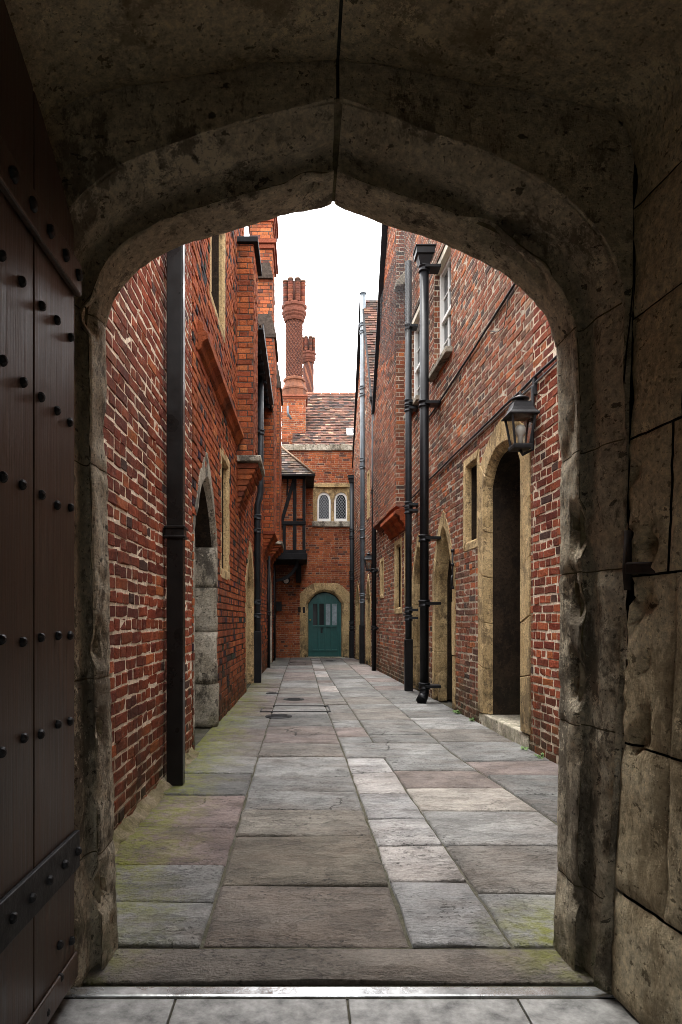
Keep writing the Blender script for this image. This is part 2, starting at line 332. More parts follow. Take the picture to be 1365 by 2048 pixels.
class Masonry:
    """all bricks of one building: the 300 that show largest become objects, the rest one mesh"""
    def __init__(s, parent, bmat, mmat, seed=1): s.p = parent; s.bm = bmat; s.mm = mmat; s.r = random.Random(seed); s.b = []; s.mort = MB()
    def face(s, mp, s0, s1, z0, z1, pal, course=.076, holes=(), top=None, joint=.011, proud=.006, rough=1., diaper=0, pale=None):
        r = s.r; nc = int(math.ceil((z1-z0)/course)); phase = r.random()
        for ci in range(nc):
            za = z0+ci*course; zb = min(za+course, z1); zm = (za+zb)/2
            iv = [(s0, s1)]
            cuts = [h(zm) for h in holes]
            if top: 
                c = top(zm)
                if c is None: continue
                iv = [(max(s0, a), min(s1, b)) for a, b in c if min(s1, b)-max(s0, a) > .02]
            for h in cuts:
                if h is None: continue
                nv = []
                for a, b in iv:
                    if h[1] <= a or h[0] >= b: nv.append((a, b)); continue
                    if h[0] > a: nv.append((a, h[0]))
                    if h[1] < b: nv.append((h[1], b))
                iv = nv
            hdr = ci % 2
            L = .1085 if hdr else .2225
            for a, b in iv:
                s.mort.add([mp(a, za, 0), mp(b, za, 0), mp(b, zb, 0), mp(a, zb, 0)], [(0, 1, 2, 3)])
                x = a+joint/2
                k0 = int((a-s0)/(.1085+joint))
                x -= (0 if a > s0+1e-6 else (.058 if hdr else 0)+r.uniform(0, .02))
                k = k0
                while x < b-.012:
                    l = L*r.uniform(.93, 1.07)
                    if not hdr and r.random() < .04*rough: l = .1085
                    xa, xb = max(x, a+.002), min(x+l, b-joint/2)
                    if xb-xa > .018:
                        c = pick(pal(0.5*(xa+xb), zm) if callable(pal) else pal, r)
                        if diaper and hdr:
                            kk = round((xa+xb)/2/(.1085+joint)); cc = ci//2
                            if ((kk+cc) % 9 == 0 or (kk-cc) % 9 == 0) and r.random() < diaper: c = tuple(v*r.uniform(.7, 1.4) for v in DARKB)
                        elif diaper and r.random() < .10: c = tuple(v*r.uniform(.8, 1.5) for v in DARKB)
                        s.b.append((mp, xa, xb, za+joint/2, zb-joint/2, proud*r.uniform(.4, 1.5), c, rough))
                    x += l+joint*r.uniform(.8, 1.25); k += 1
        return s
    def mesh(s, b, mb, detail):
        mp, xa, xb, za, zb, pr, c, rough = b; r = s.r
        ox, oz = r.uniform(-.002, .002)*rough, r.uniform(-.003, .003)*rough; tilt = r.uniform(-.012, .012)*rough
        if detail: nx, nz = (5 if xb-xa > .15 else 4), 4
        else: nx, nz = 2, 2
        L, Hh = xb-xa, zb-za; vs = []; sd = r.uniform(0, 90); jit = .0022*rough
        e = min(.006, Hh*.15)
        for lay in (0, 1):
            for j in range(nz):
                for i in range(nx):
                    if lay == 0 and not (i in (0, nx-1) or j in (0, nz-1)): continue
        fx = lambda i: (0, e/L, .5, 1-e/L, 1)[i] if nx == 5 else ((0, e/L, 1-e/L, 1)[i] if nx == 4 else float(i))
        fz = lambda j: (0, e/Hh, 1-e/Hh, 1)[j] if nz == 4 else float(j)
        if detail:
            for j in range(nz):
                for i in range(nx):
                    u, w = fx(i), fz(j); edge = (i in (0, nx-1)) or (j in (0, nz-1)); cor = (i in (0, nx-1)) and (j in (0, nz-1))
                    d = pr+(0 if not edge else -.004)+(-.004*rough*r.random() if cor else 0)+r.uniform(-.0016, .0016)*rough
                    vs.append(mp(xa+L*u+ox+r.uniform(-jit, jit), za+Hh*w+oz+tilt*L*(u-.5)+r.uniform(-jit, jit), d))
            ring = [i for i in range(nx)]+[j*nx+nx-1 for j in range(1, nz)]+[(nz-1)*nx+i for i in range(nx-2, -1, -1)]+[j*nx for j in range(nz-2, 0, -1)]
            uvr = [(fx(k % nx), fz(k//nx)) for k in ring]; n0 = len(vs)
            vs += [mp(xa+L*u+ox, za+Hh*w+oz+tilt*L*(u-.5), -.012) for u, w in uvr]
            fs = [(j*nx+i, j*nx+i+1, (j+1)*nx+i+1, (j+1)*nx+i) for j in range(nz-1) for i in range(nx-1)]
            m = len(ring); fs += [(ring[(k+1) % m], ring[k], n0+k, n0+(k+1) % m) for k in range(m)]
        else:
            q = [(0, 0), (1, 0), (1, 1), (0, 1)]; e2 = .003
            vs = [mp(xa+L*u+ox+(e2 if u == 0 else -e2), za+Hh*w+oz+(e2 if w == 0 else -e2)+tilt*L*(u-.5), pr+r.uniform(-.002, .002)*rough) for u, w in q]
            vs += [mp(xa+L*u+ox, za+Hh*w+oz+tilt*L*(u-.5), -.01) for u, w in q]
            fs = [(0, 1, 2, 3)]+[((k+1) % 4, k, 4+k, 4+(k+1) % 4) for k in range(4)]
        mb.add(vs, fs, c)
    def emit(s, nmax=300, minpx=45):
        sc = []
        for i, b in enumerate(s.b):
            mp, xa, xb, za, zb = b[:5]
            q = [mp(xa, za, 0), mp(xb, za, 0), mp(xb, zb, 0), mp(xa, zb, 0)]
            if min(p[1] for p in q) < .5: continue
            q = [proj(*p) for p in q]; cx, cy = sum(p[0] for p in q)/4, sum(p[1] for p in q)/4
            if not in_arch(cx, cy): continue
            ar = abs(sum(q[k][0]*q[(k+1) % 4][1]-q[(k+1) % 4][0]*q[k][1] for k in range(4)))/2
            if ar > minpx: sc.append((ar, i))
        sc.sort(reverse=True); solo = {i for _, i in sc[:nmax]}; near = {i for _, i in sc[:2600]}
        rest = MB()
        for i, b in enumerate(s.b):
            if i in solo:
                m = MB(); s.mesh(b, m, True); c = b[0]((b[1]+b[2])/2, (b[3]+b[4])/2, 0)
                m.build('brick', s.bm, s.p, loc=c)
            else: s.mesh(b, rest, i in near)
        if rest.v: rest.build('brickwork', s.bm, s.p, kind='stuff')
        s.mort.build('mortar_bed', s.mm, s.p)
def box_piece(name, mat, parent, x0, x1, y0, y1, z0, z1, col=(1, 1, 1), bevel=.006, jit=0., r=rng, **k):
    mb = MB(); mb.box(x0, x1, y0, y1, z0, z1, col)
    if jit: mb.v = [tuple(c+r.uniform(-jit, jit) for c in p) for p in mb.v]
    return mb.build(name, mat, parent, bevel, **k)

# ------------------------------------------------------------------ stone surrounds of doors and windows
def arch_pts(a, b, z0, zs, za, n=9, p=2.2, k=.28, nj=5):
    """opening outline from the foot of one jamb over the head to the other foot"""
    m = (a+b)/2; L = [(a, z0+(zs-z0)*i/nj) for i in range(nj)]
    for i in range(n+1):
        t = i/n; L.append((a+(m-a)*t, zs+(za-zs)*((1-k)*(1-(1-t)**p)+k*t)))
    Rr = [(2*m-s_, z_) for s_, z_ in reversed(L[:-1])]
    return L+Rr
def surround(parent, mp, inner, outer, breaks, mat, depth, front=.012, cham=.04, name='jamb_stone', seed=1, rough=.005, gap=.0045):
    r = random.Random(seed); n = len(inner); br = [0]+[i for i in breaks]+[n-1]
    for a, b in zip(br[:-1], br[1:]):
        rows = []; sd = r.uniform(0, 50); df = r.uniform(-.004, .004)
        for i in range(a, b+1):
            (si, zi), (s_, z_) = inner[i], outer[i]; g = Vector((0, 0))
            if i == a or i == b:
                j = i+1 if i == a else i-1
                t = Vector((inner[j][0]-si, inner[j][1]-zi)); t = t.normalized()*gap if t.length else t
                si += t.x; zi += t.y; s_ += t.x; z_ += t.y
            u = Vector((s_-si, z_-zi)); u.normalize()
            cs = [(s_, z_, front+df), (s_+(si-s_)*.5, z_+(zi-z_)*.5, front+df), (si+u.x*cham, zi+u.y*cham, front+df), (si, zi, front-cham), (si, zi, -depth), (s_, z_, -depth)]
            rows.append([mp(p+rough*noise.noise((p*7+sd, q*7, d*7)), q+rough*noise.noise((p*7, q*7+sd, d*9)), d+(rough*noise.noise((p*9, q*9, sd)) if d > -.1 else 0)) for p, q, d in cs])
        m = len(rows[0]); mb = MB(); vs = [p for row in rows for p in row]
        fs = [(i*m+k, i*m+(k+1) % m, (i+1)*m+(k+1) % m, (i+1)*m+k) for i in range(len(rows)-1) for k in range(m)]
        fs += [tuple(range(m)), tuple((len(rows)-1)*m+k for k in reversed(range(m)))]
        mb.add(vs, fs); mb.build(name, mat, parent, .004, segs=1)
def hole_from(pts):
    """pts outline (open at the foot) -> fn(z) giving the interval to leave out of the brickwork"""
    def h(z):
        if z > max(p[1] for p in pts) or z < min(p[1] for p in pts)-.001: return None
        xs = []
        for (a, za), (b, zb) in zip(pts[:-1], pts[1:]):
            if (za <= z < zb) or (zb <= z < za): xs.append(a+(b-a)*(z-za)/(zb-za))
        return (min(xs), max(xs)) if len(xs) > 1 else None
    return h
def mid(inner, outer, t=.55): return [(a+(c-a)*t, b+(d-b)*t) for (a, b), (c, d) in zip(inner, outer)]
def back_panel(parent, mp, a, b, z0, z1, d, mat, name):
    mb = MB(); mb.prism([(a, z0), (b, z0), (b, z1), (a, z1)], -d-.05, -d, lambda s_, z_, t: mp(s_, z_, t)); return mb.build(name, mat, parent)
def plank_door(parent, mp, a, b, z0, z1, d, mat, n=4):
    o = empty('door', mp((a+b)/2, z0, -d), parent=parent)
    for i in range(n):
        u, w = a+(b-a)*i/n+.003, a+(b-a)*(i+1)/n-.003; mb = MB()
        mb.prism([(u, z0), (w, z0), (w, z1), (u, z1)], -d-.04, -d, lambda s_, z_, t: mp(s_, z_, t)); mb.build('plank', mat, o, .004)
    back_panel(o, mp, a, b, z0, z1, d+.042, mat, 'backing_board')
    return o
def rect_outline(a, b, z0, z1): return [(a, z0), (a, (z0+z1)/2), (a, z1), ((a+b)/2, z1), (b, z1), (b, (z0+z1)/2), (b, z0), ((a+b)/2, z0), (a, z0)]
def slit_window(parent, mp, a, b, z0, z1, w, depth, mat, glaz=GLASS, seed=1, dark_coat=True):
    o = empty('window', mp((a+b)/2, z0, 0), parent=parent)
    inn, out = rect_outline(a+w, b-w, z0+w, z1-w), rect_outline(a, b, z0, z1)
    surround(o, mp, inn, out, [2, 4, 6], mat, depth+.03, .012, .03, 'frame_stone', seed)
    back_panel(o, mp, a+w*.6, b-w*.6, z0+w*.6, z1-w*.6, depth, glaz, 'pane')
    if dark_coat:  # lines the window reveal in near-black stone
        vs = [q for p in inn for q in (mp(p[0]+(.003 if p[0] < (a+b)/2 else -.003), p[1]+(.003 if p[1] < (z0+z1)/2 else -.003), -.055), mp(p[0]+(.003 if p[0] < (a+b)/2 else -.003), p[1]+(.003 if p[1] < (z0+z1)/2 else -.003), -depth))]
        MB().add(vs, [(2*k, 2*k+1, 2*k+3, 2*k+2) for k in range(8)]).build('reveal_lining', ST_REVEAL, o)
    for f in (.33, .66):
        z = z0+w+(z1-z0-2*w)*f; p, q = mp(a+w, z, -depth+.01), mp(b-w, z, -depth+.01)
        MB().beam(p, q, .012, .012).build('glazing_bar', IRON, o)
    return lambda z: (a+w*.5, b-w*.5) if z0+w*.5 < z < z1-w*.5 else None

# ================================================================== the setting: ground and paving
mb = MB(); mb.add([(-60, -60, -.03), (60, -60, -.03), (60, 90, -.03), (-60, 90, -.03)], [(0, 1, 2, 3)])
tag(mb.build('ground', EARTH), kind='structure')
mb = MB(); mb.add([(-1.3, 2.14, -.014), (2.6, 2.14, -.014), (2.6, 21.2, -.014), (-1.3, 21.2, -.014)], [(0, 1, 2, 3)])
pave = tag(mb.build('pavement', EARTH), kind='structure')
def interp(pts, y):
    for (y0, x0), (y1, x1) in zip(pts[:-1], pts[1:]):
        if y <= y1: return x0+(x1-x0)*max(0, (y-y0))/(y1-y0)
    return pts[-1][1]
edges = [lambda y: XL(y)-.03,
         lambda y: interp([(2.4, -.355), (6, -.375), (14, -.39), (21, -.36)], y),
         lambda y: interp([(2.4, .385), (5.8, .365), (10.4, .285), (21, .245)], y),
         lambda y: interp([(2.4, .745), (6.4, .674), (13.5, .555), (21, .53)], y),
         lambda y: interp([(2.4, 1.52), (3.9, 1.45), (5.9, 1.30), (10, 1.24), (21, 1.165)], y),
         lambda y: XR(y)+.03]
rows = [[2.415, 2.80, 3.21, 3.80, 4.50, 5.14, 5.78], [2.415, 2.965, 3.65, 4.15, 4.58, 5.02, 5.76, 6.38, 6.9, 7.37],
        [2.415, 3.01, 3.49, 3.97, 4.55, 5.15, 5.72], [2.415, 2.88, 3.49, 4.13, 4.69, 5.23, 5.72], [2.415, 3.1, 3.75, 4.5, 5.05, 5.6]]
GREYS = [(.215, .212, .200), (.255, .255, .245), (.185, .185, .176), (.225, .208, .186), (.285, .282, .270), (.205, .172, .155), (.240, .200, .185)]
PALES = [(.54, .49, .455), (.47, .44, .415), (.42, .41, .40), (.57, .51, .47)]
fr = random.Random(11)
def flagstone(x00, x01, x10, x11, y0, y1, col, name='flagstone', mat=FLAG, parent=None, g=.007, zt=0., thick=.05, dish=0., amp=.004):
    """corners: near left/right, far left/right"""
    n = 7; m = max(4, min(9, int((y1-y0)/.1)+3)); sd = fr.uniform(0, 99); vs = []; tx, ty = fr.uniform(-.004, .004), fr.uniform(-.004, .004); up = fr.uniform(-.003, .003)
    U = lambda i, k: (0, .02, *[q/(k-3) for q in range(1, k-3)], .98, 1)[i] if k > 4 else (0, .03, .97, 1)[i]
    for j in range(m):
        w = U(j, m); y = y0+g+(y1-y0-2*g)*w
        for i in range(n):
            u = U(i, n); xa = x00+(x10-x00)*w+g; xb = x01+(x11-x01)*w-g; x = xa+(xb-xa)*u
            e = (i in (0, n-1)) or (j in (0, m-1))
            wob = .009 if e else 0
            nx_, ny_ = noise.noise((x*6+sd, y*6, 1))*wob, noise.noise((x*6, y*6+sd, 4))*wob
            z = zt+up+tx*(u-.5)*2+ty*(w-.5)*2+amp*noise.noise((x*3+sd, y*3, 2))-(.007 if e else 0)-dish*math.sin(math.pi*u)
            vs.append((x+nx_, y+ny_, z))
    fs = [(j*n+i, j*n+i+1, (j+1)*n+i+1, (j+1)*n+i) for j in range(m-1) for i in range(n-1)]
    ring = list(range(n))+[j*n+n-1 for j in range(1, m)]+[(m-1)*n+i for i in range(n-2, -1, -1)]+[j*n for j in range(m-2, 0, -1)]
    k0 = len(vs); vs += [(vs[k][0], vs[k][1], zt-thick) for k in ring]; q = len(ring)
    fs += [(ring[(k+1) % q], ring[k], k0+k, k0+(k+1) % q) for k in range(q)]
    b = MB(); b.add(vs, fs, col, True)
    c = ((x00+x01+x10+x11)/4, (y0+y1)/2, zt)
    o = b.build(name, mat, parent or pave, loc=c); return o
for c in range(5):
    ys = list(rows[c])
    if c in (2, 3):
        ys2 = [6.38, 6.72]+([] if c == 3 else [])
    y = ys[-1]
    if c == 3: ys += [6.38]; y = 6.38
    if c == 2: ys += [6.38, 6.75]; y = 6.75
    while y < YE-.35:
        y += fr.uniform(.45, 1.0) if c != 2 else fr.uniform(.5, .95)
        ys.append(min(y, YE+.05))
    if ys[-1] < YE: ys.append(YE+.05)
    for i, (a, b) in enumerate(zip(ys[:-1], ys[1:])):
        e0, e1 = edges[c], edges[c+1]
        if c == 3 and abs(a-5.72) < .01: continue
        wide = (c == 2 and abs(a-5.72) < .01)
        if wide: e1 = edges[4]
        pal = (PALES if (c == 2 and (a < 5.7 or fr.random() < .35)) else GREYS)
        col = fr.choice(pal)
        if c == 2 and i in (0, 3) and a < 5: col = (.38, .378, .375)
        if c == 3 and 4.1 < a < 4.2: col = (.37, .34, .30)
        if c == 1 and i < 3: col = ((.180, .155, .132), (.205, .180, .142), (.215, .198, .168))[i]
        if c == 0 and i in (2, 3): col = (.215, .168, .155)
        k = fr.uniform(.72, 1.04); col = tuple(v*k for v in col)
        flagstone(e0(a), e1(a), e0(b), e1(b), a, b, col, dish=.006 if (c == 2 and a > 8) else 0, amp=.006 if c == 2 else .004)
flagstone(-1.05, 1.05, -1.05, 1.05, 2.165, 2.405, (.165, .145, .125), amp=.006)
# covers let into the flags
for cx, cy, rr, lab in ((558, 1433, .16, 'round iron drain cover with a dark worn ring, nearest in the flags'), (588, 1399, .15, 'oval looking flat iron cover flush with the flags, farther of the pair'),
                       (545, 1387, .10, 'small round cover near the left wall beyond the larger two'), (660, 1322, .16, 'small round iron cover in front of the green door')):
    Y = F*H/(cy-PY); X = (cx-PX)/F*Y
    o = empty('drain_cover', (X, Y, 0), lab, 'drain cover', 'iron covers let into the paving')
    MB().lathe((X, Y, .004), [(rr, -.012), (rr, .004), (rr*.93, .006), (rr*.93, .004)], 24).build('rim', LEAD, o)
    m = MB(); m.lathe((X, Y, .004), [(rr*.9, -.01), (rr*.9, .0055)], 24)
    m.build('lid', IRON, o)
    for k in range(-2, 3):
        MB().box(X-rr*.6, X+rr*.6, Y+k*rr*.28-.006, Y+k*rr*.28+.006, .0095, .0125).build('rib', IRON, o)
# threshold strip and tiles inside the gate
box_piece('threshold_strip', STEEL, None, -.78, 1.0, 2.088, 2.140, -.03, .002, bevel=.004)
tag(bpy.data.objects['threshold_strip'], 'long worn metal strip shining across the gateway floor', 'threshold strip')
mb = MB(); mb.add([(-1.6, -2.6, -.012), (1.9, -2.6, -.012), (1.9, 2.09, -.012), (-1.6, 2.09, -.012)], [(0, 1, 2, 3)])
ifl = tag(mb.build('floor', EARTH), kind='structure')
xs = [-1.25, -.80, -.385, .137, .655, 1.15, 1.65]; ys = [2.08, 1.55, 1.0, .45, -.1, -.65, -1.2, -1.8, -2.4]
for a, b in zip(xs[:-1], xs[1:]):
    for c, d in zip(ys[1:], ys[:-1]):
        k = fr.uniform(.8, 1.15); m = MB(); m.box(a+.003, b-.003, c+.003, d-.003, -.04, fr.uniform(-.003, -.0005)); m.build('floor_tile', SLAB, ifl, .003)

# ================================================================== the gateway
def resample(pts, step):
    out = [Vector(pts[0])]; acc = 0
    for a, b in zip(pts[:-1], pts[1:]):
        a, b = Vector(a), Vector(b); n = max(1, int(round((b-a).length/step)))
        out += [a.lerp(b, k/n) for k in range(1, n+1)]
    return out
def smooth_path(pts, keep, it=2):
    pts = [Vector(p) for p in pts]
    for _ in range(it):
        q = [pts[0]]
        for i in range(1, len(pts)-1):
            q.append(pts[i] if (pts[i]-keep).length < .004 else pts[i]*.5+(pts[i-1]+pts[i+1])*.25)
        q.append(pts[-1]); pts = q
    return pts
apex = Vector(ARCH[14])
PATH = smooth_path(resample(ARCH, .022), apex, 8); NP = len(PATH)
ia = min(range(NP), key=lambda i: (PATH[i]-apex).length)
def normal(i):
    lo, hi = max(0, i-2), min(NP-1, i+2)
    if i <= ia: hi = min(hi, ia)
    if i >= ia: lo = max(lo, ia)
    if i == ia: return Vector((0, 1))
    t = (PATH[hi]-PATH[lo]).normalized(); return Vector((-t.y, t.x))
NORM = [normal(i) for i in range(NP)]
PROF = [(.34, 2.43), (.20, 2.43), (.10, 2.43), (.02, 2.428), (.004, 2.415), (0, 2.395), (0, 2.37), (0, 2.345), (0, 2.32), (0, 2.295), (0, 2.27), (.003, 2.25), (.011, 2.243), (.018, 2.258), (.030, 2.276), (.045, 2.284), (.060, 2.276), (.071, 2.256), (.076, 2.230), (.077, 2.205),
        (.078, 2.190), (.080, 2.177), (.086, 2.163), (.096, 2.148), (.107, 2.134), (.118, 2.120), (.126, 2.108), (.130, 2.096), (.131, 2.085)]
gate = empty('stone_gateway', (0, 2.2, 0), 'dark weathered stone archway framing the whole alley', 'gateway')
def kz(z): return .62+.38*min(1, max(0, (z-1.9)/.7))
def gate_pt(i, u, y, amp=1.):
    p = PATH[i]+NORM[i]*u*kz(PATH[i].y); x, z = p
    n1 = noise.noise((x*5, y*5, z*5)); n2 = noise.noise((x*17+5, y*17, z*17)); n3 = noise.noise((x*48, y*48+9, z*48))
    n4 = noise.noise((x*9+31, y*9, z*6))
    d = (.007*n1+.006*n2+.0045*n3)*amp
    if -.001 < u < .03 and n4 > .12: d += .05*(n4-.12)*amp*(1.6 if 2.2 < y < 2.3 else .5)      # broken arrises
    if z < .5: d += -.02*(.5-z)/.5*max(0, n1+.3)
    q = NORM[i]*d
    return (x+q.x, y+.5*d+.004*n2*amp, z+q.y)
def gate_piece(i0, i1, name='arch_stone'):
    idx = list(range(i0, i1+1)); m = len(PROF); vs = []
    for i in idx:
        e = min(i-i0, i1-i); sink = .007 if e == 0 else (.0015 if e == 1 else 0)
        for (u, y) in PROF: vs.append(gate_pt(i, u+sink, y))
    # pull the ends apart for the joint
    for k in range(m):
        for (a, b, s_) in ((0, 1, 1), (len(idx)-1, len(idx)-2, -1)):
            A, B = Vector(vs[a*m+k]), Vector(vs[b*m+k]); vs[a*m+k] = tuple(A+(B-A)*(.24 if idx[a] == ia else .10))
    fs = [(i*m+k, i*m+k+1, (i+1)*m+k+1, (i+1)*m+k) for i in range(len(idx)-1) for k in range(m-1)]
    b = MB(); b.add(vs, fs, (1, 1, 1), True); o = b.build(name, ST_GATE, gate); o.data.set_sharp_from_angle(angle=R(28)); return o
def idx_at(side, z):
    r_ = range(0, ia) if side < 0 else range(ia, NP)
    return min(r_, key=lambda i: abs(PATH[i].y-z))
zL = [px(0, y, YA)[1] for y in (1680, 1345, 945, 660)]; zR = [px(0, y, YA)[1] for y in (690, 930, 1150, 1440, 1745)]
cuts = [0]+[idx_at(-1, z) for z in zL]+[ia]+[idx_at(1, z) for z in zR]+[NP-1]
for a, b in zip(cuts[:-1], cuts[1:]): gate_piece(a, b, 'arch_stone' if a >= cuts[4] and b <= cuts[6] else 'jamb_stone')
vs = [gate_pt(i, u+.012, y+(.016 if y < 2.29 else -.004), 1) for i in range(NP) for u, y in PROF]; m = len(PROF)
mb = MB(); mb.add(vs, [(i*m+k, i*m+k+1, (i+1)*m+k+1, (i+1)*m+k) for i in range(NP-1) for k in range(m-1)]); mb.build('joint_fill', FILLET, gate)
# inner (rear) arch: outline at y = 2.10
REAR = [px(x, y, 2.1) for x, y in ((75, 1988), (70, 1600), (62, 1000), (58, 600), (52, 420), (56, 320), (75, 262), (120, 222), (200, 192), (400, 158), (540, 140), (676, 128),
        (820, 150), (1000, 186), (1120, 208), (1190, 224), (1238, 244), (1258, 282), (1264, 340), (1262, 640), (1254, 1000), (1245, 1250), (1232, 1600), (1217, 1988))]
rapex = Vector(REAR[11]); RP = smooth_path(resample(REAR, .03), rapex, 5); NR = len(RP); ir = min(range(NR), key=lambda i: (RP[i]-rapex).length)
def rough3(x, y, z, a=1.):
    n1 = noise.noise((x*4+3, y*4, z*4)); n2 = noise.noise((x*15, y*15+7, z*15)); n3 = noise.noise((x*42, y*42, z*42+2)); n4 = noise.noise((x*6, y*6+40, z*6))
    return a*(.005*n1+.004*n2+.0035*n3+(.02*(n4-.25) if n4 > .25 else 0))
# the flat ring facing the passage, joined to the two outlines
K = 7
def ring_piece(lo, hi, flo, fhi):
    n = int(90*(fhi-flo))+3; vs = []
    for j in range(n):
        t = flo+(fhi-flo)*j/(n-1)
        fi = t*2 if t < .5 else (t-.5)*2
        if t <= .5: A = PATH[int(round(fi*ia))]+NORM[int(round(fi*ia))]*.128*kz(PATH[int(round(fi*ia))].y); B = RP[int(round(fi*ir))]
        else:
            i = ia+int(round(fi*(NP-1-ia))); A = PATH[i]+NORM[i]*.128*kz(PATH[i].y); B = RP[ir+int(round(fi*(NR-1-ir)))]
        for k in range(K+1):
            q = A.lerp(B, k/K*1.0) if k < K else B+(B-A).normalized()*.05; q = Vector((q.x+(.005 if (flo > .5 and j == 0) else -.005 if (fhi < .5 and fhi > .49 and j == n-1) else 0), q.y)); vs.append((q.x, 2.098+rough3(q.x, 2.1, q.y, .6), q.y))
    b = MB(); b.add(vs, [(j*(K+1)+k, j*(K+1)+k+1, (j+1)*(K+1)+k+1, (j+1)*(K+1)+k) for j in range(n-1) for k in range(K)], (1, 1, 1), True)
    b.build('ring_stone', ST_GATE, gate)
for a, b in ((0, .3), (.3, .4985), (.5015, .7), (.7, 1)): ring_piece(0, 0, a, b)
# soffit and side walls: splayed towards the passage
def rear_pt(i, y, lift=0.):
    p = RP[i]; s_ = max(0, 2.1-y)*.12
    cx = .13; x = p.x+(s_ if p.x > cx else -s_)*min(1, abs(p.x-cx)/.6); z = p.y+s_*.25*max(0, min(1, (p.y-1.5)/1.2))
    lo, hi = max(0, i-1), min(NR-1, i+1); t = (RP[hi]-RP[lo]).normalized(); n = Vector((-t.y, t.x))
    d = rough3(x, y, z)+lift
    if p.x > .8 and .75 < p.y < 1.62 and y > 1.93:      # broken cavities where the ironwork was let in
        q = noise.noise((y*14, z*7, 5))+.35*noise.noise((y*40, z*30, 1)); d += .05*max(0, min(1, (q-.12)*5))*min(1, (y-1.93)/.05)
    return (x+n.x*d, y, z+n.y*d)
def rear_piece(i0, i1, y0, y1, name, lift=0., mat=ST_VAULT_LIT, tilt=0.):
    m = max(3, int((y1-y0)/.025)); vs = []; zc = RP[(i0+i1)//2].y
    for i in range(i0, i1+1):
        for k in range(m+1):
            y = y0+(y1-y0)*k/m; e = (i in (i0, i1)) or k in (0, m)
            x, yy, z = rear_pt(i, y, lift+(.009 if e else 0))
            if i == i0: z += .0035*(1 if RP[i0+1].y > RP[i0].y else -1)
            if i == i1: z -= .0035*(1 if RP[i1].y > RP[i1-1].y else -1)
            if i == ir: x += .005 if i == i0 else -.005
            vs.append((x, yy+(.003 if k == 0 else -.003 if k == m else 0), z))
    b = MB(); b.add(vs, [(i*(m+1)+k, i*(m+1)+k+1, (i+1)*(m+1)+k+1, (i+1)*(m+1)+k) for i in range(i1-i0) for k in range(m)], (1, 1, 1), True)
    return b.build(name, mat, gate)
def ridx(side, z):
    r_ = range(0, ir) if side < 0 else range(ir, NR)
    return min(r_, key=lambda i: abs(RP[i].y-z))
topR, topL = ridx(1, 2.42), ridx(-1, 2.42)
rear_piece(topL, ir-0, 1.70, 2.098, 'vault_stone'); rear_piece(ir, topR, 1.70, 2.098, 'vault_stone')
zs_ = [2.42, 2.07, 1.69, 1.28, .78, .33, 0]
for k, (a, b) in enumerate(zip(zs_[:-1], zs_[1:])):
    i0, i1 = ridx(1, a), (ridx(1, b) if b else NR-1)
    ysp = [1.62, 1.86, 2.098] if k in (1, 2, 3, 4) else [1.62, 2.098]
    if k in (2,): ysp = [1.62, 1.90, 2.098]
    for j, (p, q) in enumerate(zip(ysp[:-1], ysp[1:])): rear_piece(i0, i1, p, q, 'wall_stone', rng.uniform(-.006, .006), ST_VAULT_LIT)
    i1, i0 = ridx(-1, a), (ridx(-1, b) if b else 0)
    rear_piece(i0, i1, 1.62, 2.098, 'wall_stone', rng.uniform(-.004, .004), ST_VAULT_LIT)
# the rest of the passage behind the gate arch, slightly larger all round, and its backing
def passage(y0, y1, lift):
    m = 24; vs = []
    for i in range(NR):
        for k in range(m+1): vs.append(rear_pt(i, y0+(y1-y0)*k/m, lift) if y1 < 1.8 else rear_pt(i, y0+(y1-y0)*k/m, lift))
    b = MB(); b.add(vs, [(i*(m+1)+k, i*(m+1)+k+1, (i+1)*(m+1)+k+1, (i+1)*(m+1)+k) for i in range(NR-1) for k in range(m)], (1, 1, 1), True); return b
passage(-2.5, 1.72, .03).build('passage_vault', ST_VAULT_LIT, gate)
for a, b, z in ((-1.62, -.7, -.02), (.7, 1.85, -.02), (-.7, .7, 1.9)): box_piece('unseen_back_wall', ST_VAULT_LIT, gate, a, b, -2.6, -2.5, z, 3.2, bevel=0)  # unseen wall added behind the camera, its gap sized to light the arch
passage(1.60, 2.11, .11).build('joint_fill', EARTH, gate)
MB().box(.06, .17, 1.73, 2.13, 2.885, 2.99).build('joint_fill', EARTH, gate)  # unseen plug added above the vault joint to stop a light leak
# masses that carry the gateway: sides and top, seen only from the alley
box_piece('wall_mass', MO_DARK, gate, -3.0, -1.62, -2.6, 2.42, -.02, 3.5, bevel=0)
box_piece('wall_mass', MO_DARK, gate, 1.85, 3.6, -2.6, 2.42, -.02, 3.5, bevel=0)
box_piece('wall_mass', MO_DARK, gate, -1.62, 1.85, -2.6, 2.42, 3.2, 3.5, bevel=0)
b = MB(); outer = [PATH[i]+NORM[i]*.30*kz(PATH[i].y) for i in range(NP)]
hh = hole_from([(p.x, p.y) for p in outer])
for k in range(64):
    z0, z1 = -.02+3.22*k/64, -.02+3.22*(k+1)/64; h = hh((z0+z1)/2)
    for a, c in ([(-1.62, 1.85)] if h is None else [(-1.62, h[0]), (h[1], 1.85)]): b.add([(a, 2.425, z0), (c, 2.425, z0), (c, 2.425, z1), (a, 2.425, z1)], [(0, 1, 2, 3)])
b.build('outer_wall_face', MO_DARK, gate)
# iron keep let into the right wall
kp = empty('iron_door_keep', (1.0, 2.02, 1.3), 'rusty iron bar and pin sunk in the right gateway wall', 'iron bar')
MB().beam((.985, 2.055, 1.305), (1.035, 1.965, 1.30), .05, .035).build('bar', RUST, kp, .006)
MB().tube([(.982, 2.062, 1.24), (.980, 2.06, 1.30), (.984, 2.062, 1.42)], [.010, .014, .011], 8).build('pin', RUST, kp)
